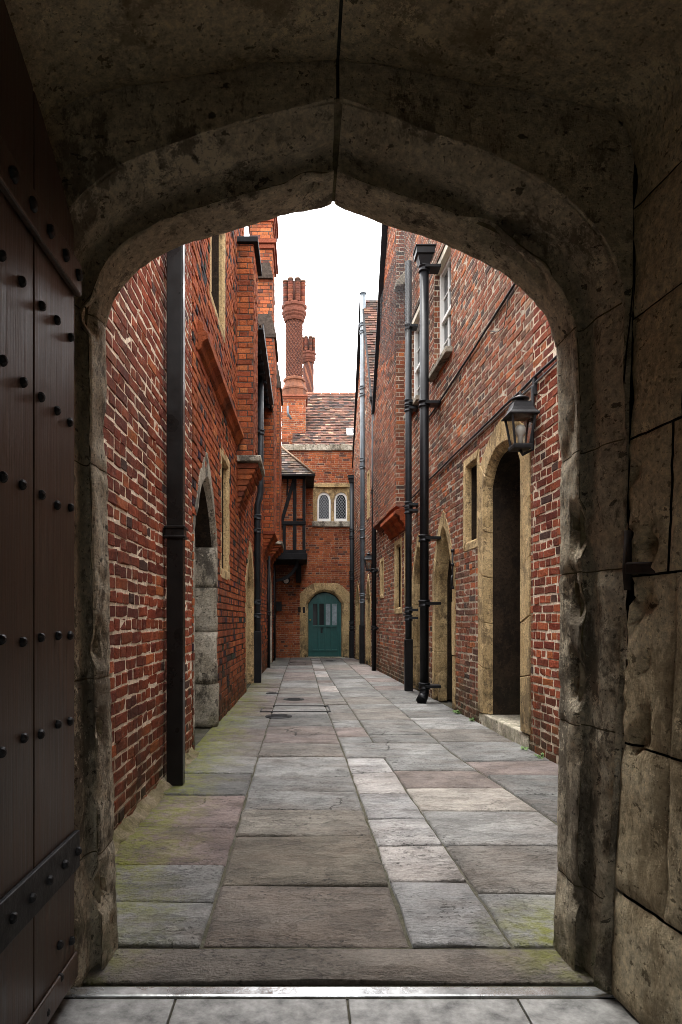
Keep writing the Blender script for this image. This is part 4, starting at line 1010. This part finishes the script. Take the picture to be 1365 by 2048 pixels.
ms.face(mapE, -.95, 1.75, -.01, 6.33, P_END, .0655, hE, joint=.010, proud=.005, rough=.9)
ms.emit(300, 20)
cb = random.Random(2)
for k in range(7):
    s0 = -.62+k*.36; E([(s0, 6.33), (s0+.355, 6.33), (s0+.355, 6.50), (s0, 6.53)], -.3, .06+cb.uniform(-.006, .006), 'coping_stone', ST_GREY, eb, .015)
# roof behind the parapet
s45 = math.sqrt(.5); V0, V1 = -.31, 2.2
tiles(lambda s_, t, d: (s_, 21.25+t*s45-d*s45, 6.50+t*s45+d*s45), V0, V1, 0, 3.58, 'roof_tiles', eb, P_TILE, 9)
m = MB(); m.add([(V0, 21.25, 6.47), (V1, 21.25, 6.47), (V1, 23.8, 9.02), (V0, 23.8, 9.02), (V0, 25.5, 6.4), (V1, 25.5, 6.4), (V0, 21.25, 6.2), (V1, 21.25, 6.2)], [(0, 1, 2, 3), (3, 2, 5, 4), (0, 3, 4), (1, 5, 2)]); m.build('roof', TIMBER, eb)
for k in range(8): MB().lathe((V0+.02+k*.32, 23.78, 8.99), [(.085, 0), (.085, .30)], 10, (.30, .13, .08), axis='x').build('ridge_tile', TILE, eb)
def onroof(s_, t, d): return (s_, 21.25+t*s45-d*s45, 6.50+t*s45+d*s45)
rl = empty('rooflight', onroof(1.5, .65, .03), parent=eb)
t0 = .72
m = MB(); m.prism([(1.42, t0), (2.0, t0), (2.0, t0+.42), (1.42, t0+.42)], .0, .06, lambda a, b, t: onroof(a, b, t)); m.build('frame', WHITE, rl, .01)
m = MB(); m.prism([(1.60, t0+.08), (1.95, t0+.08), (1.95, t0+.34), (1.60, t0+.34)], .06, .066, lambda a, b, t: onroof(a, b, t)); m.build('pane', GLASS, rl)
MB().tube([onroof(-.2, .75, .04), onroof(.2, .62, .05), onroof(.32, .35, .05), onroof(.42, .08, .05)], .008, 8).build('roof_cable', LEAD, eb)
box_piece('building_core', VOID, eb, -.3, 3.0, 21.35, 24, 0, 6.2, bevel=0)  # unseen filler added to stop sky light behind the end wall
MB().box(-.95, 1.75, YE+.02, YE+.35, 6.2, 6.33).build('wall_top', LEAD, eb)
# chimneys
def ornate_chimney(name, label, cx, cy, zb, zsh, zcap, ztop_, r, spiral, seed, square=None):
    o = empty(name, (cx, cy, zb), label, 'chimney', 'ornate brick chimneys'); rr = random.Random(seed)
    n, m_ = 128, int((zcap-zsh)/.016); vs = []; cs = []
    for j in range(m_+1):
        z = zsh+(zcap-zsh)*j/m_
        for k in range(n):
            a = 2*math.pi*k/n; u = k/n*32; w = z/.078
            if spiral: pat = max(0, 1-abs(((k/n*6+z/.62) % 1)-.5)*4)*.10; 
            else:
                d1, d2 = abs(((u/2+w/2) % 1)-.5)*2, abs(((u/2-w/2) % 1)-.5)*2; pat = max(0, max(d1, d2)-.70)/.30*.065
            q = r*(.93+pat*1.6); vs.append((cx+q*math.cos(a), cy+q*math.sin(a), z))
            t = min(1, pat/.06); c0 = (.12, .045, .032) if rr.random() > .3 else (.05, .035, .035); c1 = (.24, .092, .052)
            cs.append(tuple(c0[i]+(c1[i]-c0[i])*t for i in range(3)))
    b = MB(); b.add(vs, [(j*n+k, j*n+(k+1) % n, (j+1)*n+(k+1) % n, (j+1)*n+k) for j in range(m_) for k in range(n)], cs); b.build('shaft', B_END, o)
    star = lambda a: .93+.09*abs(math.cos(4*a))
    hcap = ztop_-zcap; pr = []
    steps = [(1.02, 0), (1.10, .05), (1.10, .09), (1.22, .13), (1.22, .17), (1.30, .20), (1.30, .26), (1.22, .28), (1.22, .33), (1.34, .36), (1.34, .42), (1.27, .44), (1.27, .95), (1.36, .955), (1.36, 1.0)]
    for i, ((f0, h0), (f1, h1)) in enumerate(zip(steps[:-1], steps[1:])):
        pass
    b = MB(); b.lathe((cx, cy, zcap), [(r*f*1.1, hcap*h) for f, h in steps[:12]], 64, (.15, .052, .033), rf=star, smooth=False); b.build('cap_moulding', B_END, o)
    for k in range(8):
        a = k*math.pi/4+math.pi/8; x, y = cx+r*1.1*math.cos(a), cy+r*1.1*math.sin(a)
        hh_ = hcap*.55; nb = 9; bb = MB()
        for j in range(nb):
            z0 = zcap+hcap*.44+hh_*j/nb; bb.lathe((x, y, z0), [(r*.30, .003), (r*.31, .01), (r*.31, hh_/nb-.01), (r*.30, hh_/nb-.003)], 10, pick([(2, (.13, .048, .032)), (2, (.18, .062, .038)), (1, (.08, .042, .035))], rr))
        bb.lathe((x, y, zcap+hcap*.44+hh_), [(r*.36, 0), (r*.38, .025), (r*.33, .06), (r*.1, .09)], 10, (.15, .09, .06)); bb.build('crown_lobe', B_END, o)
    b = MB(); b.lathe((cx, cy, zcap+hcap*.44), [(r*.95, 0), (r*.95, hcap*.55)], 24, (.10, .045, .035)); b.build('crown_core', B_END, o)
    b = MB(); b.lathe((cx, cy, zb), [(r*1.45, 0), (r*1.45, (zsh-zb)*.42), (r*1.52, (zsh-zb)*.45), (r*1.52, (zsh-zb)*.52), (r*1.2, (zsh-zb)*.72), (r*1.18, (zsh-zb)*.82), (r*1.32, (zsh-zb)*.86), (r*1.32, (zsh-zb)*.95), (r*1.05, zsh-zb)], 8, (.20, .080, .045), smooth=False)
    b.build('octagonal_base', B_END, o); return o
cY = 22.3; cx_, _ = px(589, 0, cY)
zc = lambda y: px(0, y, cY)[1]
ch = ornate_chimney('ornate_chimney', 'tall ornate brick chimney with lozenge pattern, the nearer one', cx_, cY, zc(803), zc(757), zc(645), zc(568), .275, False, 3)
mc = Masonry(ch, B_END, MO_END, 4)
x0, x1 = px(564, 0, cY-.42)[0], px(612, 0, cY)[0]
mc.face(lambda s_, z, d: (s_, cY-.42-d, z), x0, x1, 5.6, zc(806), P_END, .066); mc.face(lambda s_, z, d: (x0-d, s_, z), cY-.42, cY+.45, 5.6, zc(806), P_END, .066); mc.emit(0)
for o_, z in ((.03, zc(806)), (.06, zc(806)+.06)): MB().box(x0-o_, x1+o_, cY-.42-o_, cY+.45+o_, z, z+.06, (.28, .09, .05)).build('base_course', B_END, ch, .008)
m = MB(); m.tube([px3 for px3 in [(px(576, 0, 21.7)[0], 21.7, px(0, 812, 21.7)[1]), (px(576, 0, 21.7)[0], 21.7, px(0, 826, 21.7)[1]), (px(583, 0, 21.7)[0], 21.7, px(0, 838, 21.7)[1])]], .035, 8); m.build('flue_pipe', PIPEG, ch)
cY2 = 25.0; cx2, _ = px(617, 0, cY2); zc2 = lambda y: px(0, y, cY2)[1]
ornate_chimney('ornate_chimney', 'shorter spiral brick chimney half hidden behind the tall one', cx2, cY2, zc2(900), zc2(800), zc2(727), zc2(680), .19, True, 8)

# near-black linings inside the doorways on the right and the first one on the left
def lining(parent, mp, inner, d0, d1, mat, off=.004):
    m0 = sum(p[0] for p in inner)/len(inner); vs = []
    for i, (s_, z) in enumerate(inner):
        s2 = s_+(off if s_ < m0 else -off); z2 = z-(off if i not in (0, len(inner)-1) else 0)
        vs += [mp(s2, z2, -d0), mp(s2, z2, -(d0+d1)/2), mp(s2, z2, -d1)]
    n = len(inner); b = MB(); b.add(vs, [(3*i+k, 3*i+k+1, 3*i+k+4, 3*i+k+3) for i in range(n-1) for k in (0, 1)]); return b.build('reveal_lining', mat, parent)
lining(rb, mapR, R1i, .075, .44, ST_REVEAL)
lining(rb, mapR, arch_pts(8.82, 9.72, .01, 1.72, 2.38, p=2.0), .16, .36, ST_REVEAL)
lining(rb, mapR, arch_pts(10.55, 11.3, .01, 1.75, 2.30, p=2.0), .16, .34, ST_REVEAL)
lining(rb, mapR, arch_pts(16.85, 17.55, .01, 1.6, 2.1, p=2.0), .1, .3, ST_REVEAL)
lining(rb, mapR, arch_pts(19.2, 19.95, .01, 1.6, 2.05, p=2.0), .1, .3, ST_REVEAL)
lining(lb, mapL, L2i, .12, .36, ST_REVEAL)
lining(lb, mapL, [p for p in L1i if p[1] > 1.9], .04, .5, ST_REVEAL)

# ================================================================== downpipes
def zpx(y, Y): return H+(PY-y)/F*Y
def collar(o, X, Y, z, r, mat, h=.05):
    m = MB(); m.lathe((X, Y, z), [(r*1.04, -h), (r*1.30, -h+.008), (r*1.30, -h+.024), (r*1.12, -h+.03), (r*1.12, h-.03), (r*1.30, h-.024), (r*1.30, h-.008), (r*1.04, h)], 18); m.build('socket_collar', mat, o)
def wall_x(side, Y): return XL(Y) if side < 0 else XR(Y)
def downpipe(label, X, Y, r, z0, z1, mat, collars, side, low=None, hopper=None, shoe=False, vent=False, offset=None, ears=True):
    o = empty('downpipe', (X, Y, 0), label, 'downpipe', 'rainwater pipes on the alley walls')
    pts = [(X, Y, z0 if not shoe else z0+.16), (X, Y, z1)]
    if offset:
        dx, za, zb = offset; pts = [(X, Y, z0), (X, Y, za), (X+dx, Y, zb), (X+dx, Y, z1)]
    MB().tube(pts, r, 18).build('pipe', mat, o)
    for z in collars:
        xx = X+(offset[0] if offset and z > offset[2] else 0)
        collar(o, xx, Y, z, r, mat)
        if ears:
            m = MB(); w = wall_x(side, Y); m.box(min(xx, w), max(xx, w), Y-r*1.7, Y+r*1.7, z-.02, z+.02); m.build('fixing_ear', mat, o, .004)
    if low:
        zt, lm = low; m = MB(); m.box(X-r*1.22, X+r*1.22, Y-r*1.2, Y+r*1.2, max(0, z0), zt); m.build('lower_casing', lm, o, .01)
    if shoe:
        MB().tube([(X, Y, z0+.22), (X, Y, z0+.13), (X-.02, Y-.03, z0+.09), (X-.06, Y-.10, z0+.035)], [r*1.05, r*1.05, r*1.1, r*1.15], 16).build('shoe', mat, o)
    if hopper:
        zh, hw = hopper; s_ = -1 if side > 0 else 1; m = MB()
        w = [(r*1.1, zh), (hw*.8, zh+hw*.9), (hw, zh+hw*1.0), (hw, zh+hw*1.7), (hw*1.12, zh+hw*1.72), (hw*1.12, zh+hw*1.85)]
        vs = [(X+sx_*a, Y+sy_*a, z) for a, z in w for sx_, sy_ in ((-1, -1), (1, -1), (1, 1), (-1, 1))]
        fs = [(i*4+k, i*4+(k+1) % 4, (i+1)*4+(k+1) % 4, (i+1)*4+k) for i in range(len(w)-1) for k in range(4)]+[(0, 3, 2, 1), (20, 21, 22, 23)]
        m.add(vs, fs); m.build('hopper', mat, o, .004)
    if vent: MB().lathe((X, Y, z1-.01), [(r, 0), (r*1.25, .01), (r*1.25, .03), (r*.8, .035)], 16).build('vent_rim', mat, o)
    return o
# big square pipe on the near left wall
Yp = 4.73; xa, xb = px(333, 0, Yp)[0], px(366, 0, Yp)[0]
o = empty('downpipe', ((xa+xb)/2, Yp, 0), 'broad square brown black downpipe on the old left wall', 'downpipe', 'rainwater pipes on the alley walls')
MB().box(xa, xb, Yp, Yp+.10, 0.0, 7.0).build('pipe', PIPEB, o, .008, segs=3)
zc_ = zpx(1063, Yp)
for dz, e, hh_ in ((.03, .016, .010), (-.036, .016, .010), (0, .008, .03)): MB().box(xa-e, xb+e, Yp-e, Yp+.10+e, zc_+dz-hh_, zc_+dz+hh_).build('socket_collar', PIPEB, o, .005)
MB().box(XL(Yp)-.01, xa+.01, Yp+.02, Yp+.08, zc_-.03, zc_+.03).build('fixing_ear', PIPEB, o, .004)
MB().box(XL(Yp)-.01, xa+.01, Yp+.02, Yp+.08, 4.3, 4.36).build('fixing_ear', PIPEB, o, .004)
# left side, farther pipes
Y = 12.56; X = px(515.5, 0, Y)[0]
downpipe('dark grey round downpipe with an offset bend, left wall beside the corbelled pier', X, Y, .058, 0, 5.62, PIPED, [zpx(1035, Y), zpx(1062, Y), zpx(1205, Y), zpx(1232, Y), 4.6], -1, low=(zpx(1262, Y), PIPE), offset=(.055, zpx(1010, Y), zpx(985, Y)))
Y = 16.5; X = px(537.5, 0, Y)[0]; downpipe('slim black downpipe under the second brick corbel on the left', X, Y, .045, 0, zpx(1112, Y), PIPE, [zpx(1227, Y)], -1)
Y = 19.3; X = px(548.5, 0, Y)[0]; downpipe('slim black downpipe at the far left corner below the timber bay', X, Y, .045, 0, zpx(1112, Y), PIPE, [zpx(1232, Y)], -1)
# right side from the far end towards the camera
Y = 20.66; X = px(704.5, 0, Y)[0]
downpipe('dark blue grey downpipe with a square hopper right of the green door', X, Y, .07, 0, zpx(960, Y), PIPED, [zpx(1060, Y), zpx(1075, Y), zpx(1145, Y), zpx(1158, Y), zpx(1245, Y), zpx(1256, Y)], 1, low=(zpx(1262, Y), PIPE), hopper=(zpx(966, Y), .12))
Y = 18.04; X = px(726.5, 0, Y)[0]
downpipe('very tall pale grey vent pipe rising past the far gable', X, Y, .075, .0, zpx(588, Y), PIPEG, [zpx(y, Y) for y in (650, 665, 776, 790, 920, 935, 1058, 1074, 1190, 1203)], 1, low=(zpx(1250, Y), PIPE), vent=True)
Y = 15.5; X = px(748.5, 0, Y)[0]
downpipe('black downpipe with a small hopper below the valley of the gables', X, Y, .055, 0, zpx(810, Y), PIPE, [zpx(y, Y) for y in (825, 983, 1141, 1256)], 1, hopper=(zpx(812, Y), .10))
Y = 11.05; X = px(817.5, 0, Y)[0]
downpipe('dark grey downpipe between the hooded window and the arched doors', X, Y, .052, 0, 6.95, PIPED, [zpx(y, Y) for y in (655, 805, 818, 1010, 1022, 1220, 1236)], 1, low=(zpx(1278, Y), PIPE))
Y = 9.5; X = px(849, 0, Y)[0]
downpipe('thick black downpipe with a hopper and a foot shoe, middle of the right wall', X, Y, .063, 0, zpx(545, Y), PIPE, [zpx(y, Y) for y in (538, 808, 1077, 1207, 1372)], 1, hopper=(zpx(532, Y), .125), shoe=True)

# ================================================================== lanterns
def lantern(label, X, Y, Z, k, side=1):
    """Z is the foot of the body; k scales a 0.44 m tall lantern"""
    o = empty('wall_lantern', (X, Y, Z), label, 'lantern', 'black wall lanterns'); q = math.pi/4
    sq = lambda r_, z: [(X+r_*sx_, Y+r_*sy_, Z+z*k) for sx_, sy_ in ((-1, -1), (1, -1), (1, 1), (-1, 1))]
    def loft(lv, name, mat, bv=.002):
        v = [p for r_, z in lv for p in sq(r_*k, z)]
        f = [(i*4+j, i*4+(j+1) % 4, (i+1)*4+(j+1) % 4, (i+1)*4+j) for i in range(len(lv)-1) for j in range(4)]+[(3, 2, 1, 0), tuple(4*(len(lv)-1)+j for j in range(4))]
        return MB().add(v, f).build(name, mat, o, bv)
    r0, r1, h = .062, .100, .27
    loft([(.078, -.02), (.082, 0), (.082, .015), (.07, .02)], 'base', IRON)
    for sx_, sy_ in ((-1, -1), (1, -1), (1, 1), (-1, 1)):
        MB().beam((X+sx_*r0*k, Y+sy_*r0*k, Z+.01*k), (X+sx_*r1*k, Y+sy_*r1*k, Z+h*k), .016*k, .016*k).build('post', IRON, o)
    for i in range(4):
        c = ((-1, -1), (1, -1), (1, 1), (-1, 1)); (a0, b0), (a1, b1) = c[i], c[(i+1) % 4]
        p = [(X+a0*r0*k, Y+b0*r0*k, Z+.02*k), (X+a1*r0*k, Y+b1*r0*k, Z+.02*k), (X+a1*r1*k, Y+b1*r1*k, Z+h*k), (X+a0*r1*k, Y+b0*r1*k, Z+h*k)]
        MB().add(p, [(0, 1, 2, 3)]).build('pane', CLEAR, o)
    rf = loft([(.128, .262), (.130, .272), (.104, .30), (.086, .335), (.074, .375), (.077, .382), (.045, .384)], 'roof', IRON)
    m = MB(); m.lathe((X, Y, Z+.384*k), [(.035*k, 0), (.035*k, .03*k), (.075*k, .03*k), (.07*k, .042*k), (.03*k, .062*k), (.010*k, .07*k), (.013*k, .085*k), (.004*k, .10*k)], 16); m.build('chimney_cap', IRON, o)
    m = MB(); m.lathe((X, Y, Z+.02*k), [(.022*k, 0), (.022*k, .07*k), (.026*k, .075*k), (.045*k, .11*k), (.048*k, .135*k), (.036*k, .165*k), (.005*k, .178*k)], 16); m.build('bulb', BULB, o)
    w = wall_x(side, Y)
    MB().tube([(w, Y, Z+.56*k), (w-side*.03, Y, Z+.52*k), (w-side*.035, Y, Z-.02*k), (X+side*.02, Y, Z-.06*k), (X, Y, Z-.02*k)], .012*k+.004, 8).build('bracket', IRON, o)
    MB().box(min(w, w-side*.03), max(w, w-side*.03), Y-.03, Y+.03, Z+.45*k, Z+.60*k).build('back_plate', IRON, o, .004)
    return o
lantern('large black lantern with a clear bulb beside the nearest stone doorway', px(1041, 0, 5.9)[0], 5.9, zpx(895, 5.9), 1.0)
lantern('small black lantern far along the right wall beside the hopper pipe', px(742, 0, 16.2)[0]-.05, 16.2, zpx(1140, 16.2), .9)
# bulkhead lamp and box under the timber bay
o = empty('bulkhead_lamp', mapE(ex(573), ez(1180), .05), 'round white bulkhead lamp below the timber bay', 'lamp')
MB().lathe(mapE(ex(573), ez(1160), 0), [(.13, 0), (.13, .05), (.10, .08)], 18, axis='y').build('lamp_body', IRON, o)
MB().lathe(mapE(ex(573), ez(1162), .06), [(.075, 0), (.08, .05), (.06, .09), (.02, .105)], 16, axis='y').build('globe', BULB, o)
o = tag(MB().box(ex(552), ex(564), YE-.16, YE-.006, ez(1222), ez(1203)).build('meter_box', IRON, None, .008), 'black square box on the far wall beside the left pipe', 'box')
o = empty('entry_phone', mapE(ex(604), ez(1226), 0), 'small bell plates left of the green door', 'door bell')
MB().box(ex(596), ex(602), YE-.05, YE-.004, ez(1225), ez(1214)).build('bell_plate', RUST, o, .004)
MB().box(ex(606), ex(611), YE-.06, YE-.014, ez(1226), ez(1214)).build('key_box', IRON, o, .006)

# ================================================================== timber framed bay at the far left
YT = 19.25; tx = lambda x: (x-PX)/F*YT; tz = lambda y: zpx(y, YT)
tb = empty('timber_bay', (-.35, YT, tz(1112)), 'black timber framed bay with brick infill and tiled roof, far left', 'bay')
mt = Masonry(tb, B_END, MO_END, 23)
mt.face(lambda s_, z, d: (s_, YT+.06-d, z), XL(YT), tx(612), tz(1102), tz(950), P_END, .066, joint=.01); mt.face(lambda s_, z, d: (tx(612)-.03+d, s_, z), YT+.06, YE-.01, tz(1102), tz(950), P_END, .066); mt.emit(0)
def tbeam(x0, y0, x1, y1, w, name): MB().beam((tx(x0), YT+.03, tz(y0)), (tx(x1), YT+.03, tz(y1)), w, .09, (0, 1, 0)).build(name, TIMBER, tb, .008)
tbeam(569, 1047, 569, 1101, .085, 'post'); tbeam(590, 955, 590, 1101, .10, 'post'); tbeam(608.5, 955, 608.5, 1101, .085, 'post')
MB().beam((tx(589), YT+.025, tz(958)), (tx(563), YT+.025, tz(1046)), .095, .09, (0, 1, 0)).build('brace', TIMBER, tb, .008)
MB().beam((tx(576), YT+.035, tz(955)), (tx(575), YT+.035, tz(990)), .05, .09, (0, 1, 0)).build('stud_post', TIMBER, tb, .006)
MB().beam((tx(557), YT+.02, tz(1046)), (tx(612), YT+.02, tz(1046)), .10, .10, (0, 1, 0)).build('rail', TIMBER, tb, .008)
MB().beam((tx(594), YT+.03, tz(1038)), (tx(606), YT+.03, tz(1038)), .03, .08, (0, 1, 0)).build('rail', TIMBER, tb)
MB().box(XL(YT), tx(613), YT-.06, YE-.02, tz(1107), tz(1100)).build('sill_beam', TIMBER, tb, .008)
MB().box(XL(YT), tx(615), YT-.16, YE-.02, tz(1120), tz(1107.4)).build('jetty_board', TIMBER, tb, .01)
MB().box(XL(YT), tx(612), YT-.02, YE-.02, tz(957), tz(950)).build('wall_plate', TIMBER, tb, .008)
m = MB(); pr = []
for k in range(9):
    a = math.pi/2*k/8; pr.append((tx(549)+.66*math.sin(a)*1.0, tz(1160)+.60*(1-math.cos(a))))
for (a, b), (c, d) in zip(pr[:-1], pr[1:]): m.beam((a, YT+.2, b), (c, YT+.2, d), .09, .12, (0, 1, 0))
m.build('curved_bracket', TIMBER, tb)
MB().box(tx(592), tx(603), YT+.9, YE-.02, tz(1160), tz(1125)).build('wall_post', TIMBER, tb, .01)
E1, E2, E3 = Vector((XL(19), 18.95, zpx(950, 18.95))), Vector((px(629, 0, 18.95)[0], 18.95, zpx(949, 18.95))), Vector((XL(19.9)-.02, 20.0, zpx(884, 20.0)))
m = MB(); m.add([E1, E2, E3, (E2.x, 20.95, E2.z), (E3.x, 20.95, E3.z), (E1.x, 20.95, E1.z)], [(0, 1, 2), (1, 3, 4, 2), (0, 5, 3, 1)]); m.build('roof', TIMBER, tb)
P_DT = [(3, (.10, .085, .075)), (3, (.065, .06, .06)), (2, (.16, .115, .09)), (1, (.20, .19, .17))]
hgt = (E3-E1); hl = math.hypot(hgt.y, hgt.z); hy, hz = hgt.y/hl, hgt.z/hl; wE = E2.x-E1.x
tiles(lambda s_, t, d: (E1.x+s_, E1.y+hy*t-hz*d, E1.z+hz*t+hy*d), 0, wE, 0, hl, 'hip_tiles', tb, P_DT, 31, lim=lambda t: (0, wE*(1-t/hl)))
rs = Vector((E3.x-E2.x, 0, E3.z-E2.z)); rl_ = rs.length; ux, uz = rs.x/rl_, rs.z/rl_
tiles(lambda s_, t, d: (E2.x+ux*t+uz*d, E2.y+s_, E2.z+uz*t-ux*d), 0, 2.0, 0, rl_, 'roof_tiles', tb, P_TILE, 32, lim=lambda t: (1.05*t/rl_, 2.0))
MB().tube([E2+Vector((0, -.01, .02)), E3+Vector((0, 0, .03))], .035, 8, (.22, .15, .10)).build('hip_tile', TILE, tb)
MB().beam(E1+Vector((0, -.03, -.02)), E2+Vector((.03, -.03, -.02)), .05, .09, (0, 1, 0)).build('fascia', TIMBER, tb, .005)

# ================================================================== cables and small fixings on the right wall
def cable(label, pts, r, mat=IRON, name='cable'):
    P3 = []
    for (y0, z0), (y1, z1) in zip(pts[:-1], pts[1:]):
        n = max(2, int(abs(y1-y0)/.25)+2)
        for k in range(n): 
            t = k/n; y = y0+(y1-y0)*t; P3.append(mapR(y, z0+(z1-z0)*t+.012*noise.noise((y*2, z0, 3)), .022+(.15 if 12.25 < y < 15.2 and z0 > 3.25 else 0)))
    P3.append(mapR(pts[-1][0], pts[-1][1], .022))
    return tag(MB().tube(P3, r, 8).build(name, mat), label, 'cable', 'cables along the right wall')
cable('thick black cable running level above the stone doorways on the right', [(5.0, 3.24), (6.1, 3.245), (8, 3.235), (10, 3.22), (11.8, 3.17), (14.5, 2.72+.45), (16.5, 3.1)], .012)
cable('thin grey cable just under the thick one along the right wall', [(5.0, 3.20), (6.0, 3.185), (6.3, 3.21), (8, 3.205), (9.4, 3.19)], .006, PIPEG)
cable('upper black cable sloping below the sash window on the right', [(5.2, 4.34), (6.45, 4.29), (8, 4.21), (9.4, 4.16), (10.4, 4.14)], .013)
cable('thin pale wire hanging in a loop from the upper cable', [(6.55, 4.29), (6.62, 4.12), (6.70, 4.02), (6.9, 4.06), (7.2, 4.2)], .004, LEAD)
b = empty('iron_door_hook', mapR(8.62, 1.7, 0), 'black iron bolt and hook on the jamb of the pointed doorway', 'door hook')
MB().tube([mapR(8.66, 1.55, .03), mapR(8.66, 2.05, .03)], .012, 8).build('rod', IRON, b)
for z in (1.56, 1.85, 2.03): MB().lathe(mapR(8.66, z, .03), [(.018, -.02), (.024, -.01), (.024, .01), (.018, .02)], 10).build('eye', IRON, b)
MB().tube([mapR(8.66, 1.72, .03), mapR(8.63, 1.68, .05), mapR(8.63, 1.6, .05), mapR(8.67, 1.56, .03)], .012, 8).build('hook', IRON, b)

# bird net by the hopper on the right
m = MB()
for k in range(58): y = 9.7+k*.06; m.beam(mapR(y, 5.5+.25*max(0, y-11), .30), mapR(y, 7.3, .30), .0035, .0035)
for k in range(31): z = 5.5+k*.06; m.beam(mapR(9.7+max(0, 0), z, .30), mapR(min(13.1, 11+max(0, (z-5.5)/.25)), z, .30), .0035, .0035)
tag(m.build('bird_net', IRON), 'black mesh bird net stretched beside the right hand hopper', 'net')

# weeds at the foot of the right wall
LEAF = mat_simple('weed leaf', (.07, .13, .025), .6, 0, .4, 30, 0)
wr = random.Random(4)
for y, k, lab in ((5.72, 1.0, 'green weed at the wall foot nearest the right jamb'), (6.08, .8, 'small green weed beside the stone door step, nearer end'), (7.75, .9, 'small weed at the far end of the stone door step'), (8.4, 1.2, 'mossy weed tuft between the two nearest right doorways')):
    x0, z0 = XR(y)-.02, 0
    o = empty('weed', (x0, y, 0), lab, 'weed', 'weeds at the wall foot')
    for q in range(22):
        a = wr.uniform(0, 6.28); l = k*wr.uniform(.03, .075); up = wr.uniform(.2, 1.0); w = l*.22
        d = Vector((-abs(math.cos(a)) if wr.random() < .8 else .2, math.sin(a), up)).normalized(); n_ = d.cross(Vector((0, 0, 1))).normalized()
        b0 = Vector((x0-wr.uniform(0, .03), y+wr.uniform(-.05, .05)*k, .0)); mp_ = b0+d*l*.55; tp = b0+d*l-Vector((0, 0, l*.25))
        MB().add([b0, mp_+n_*w, tp, mp_-n_*w, mp_+Vector((0, 0, w*.3))], [(0, 1, 4), (1, 2, 4), (2, 3, 4), (3, 0, 4)]).build('leaf', LEAF, o)
# square access frames let into the flags
for x0, x1, ya, yb, lab in ((520, 662, 1424, 1412, 'shallow rectangular access frame across the middle flags'), (578, 612, 1330, 1325, 'small rectangular access frame left of the channel near the far door')):
    Y0, Y1 = F*H/(ya-PY), F*H/(yb-PY); X0, X1 = (x0-PX)/F*Y0, (x1-PX)/F*Y0
    o = empty('access_frame', ((X0+X1)/2, (Y0+Y1)/2, 0), lab, 'access cover', 'access frames in the paving'); t = .013
    for a, b, c, d in ((X0, X1, Y0, Y0+t), (X0, X1, Y1-t, Y1), (X0, X0+t, Y0+t, Y1-t), (X1-t, X1, Y0+t, Y1-t)): MB().box(a, b, c, d, -.01, .0085).build('frame_bar', IRON, o)
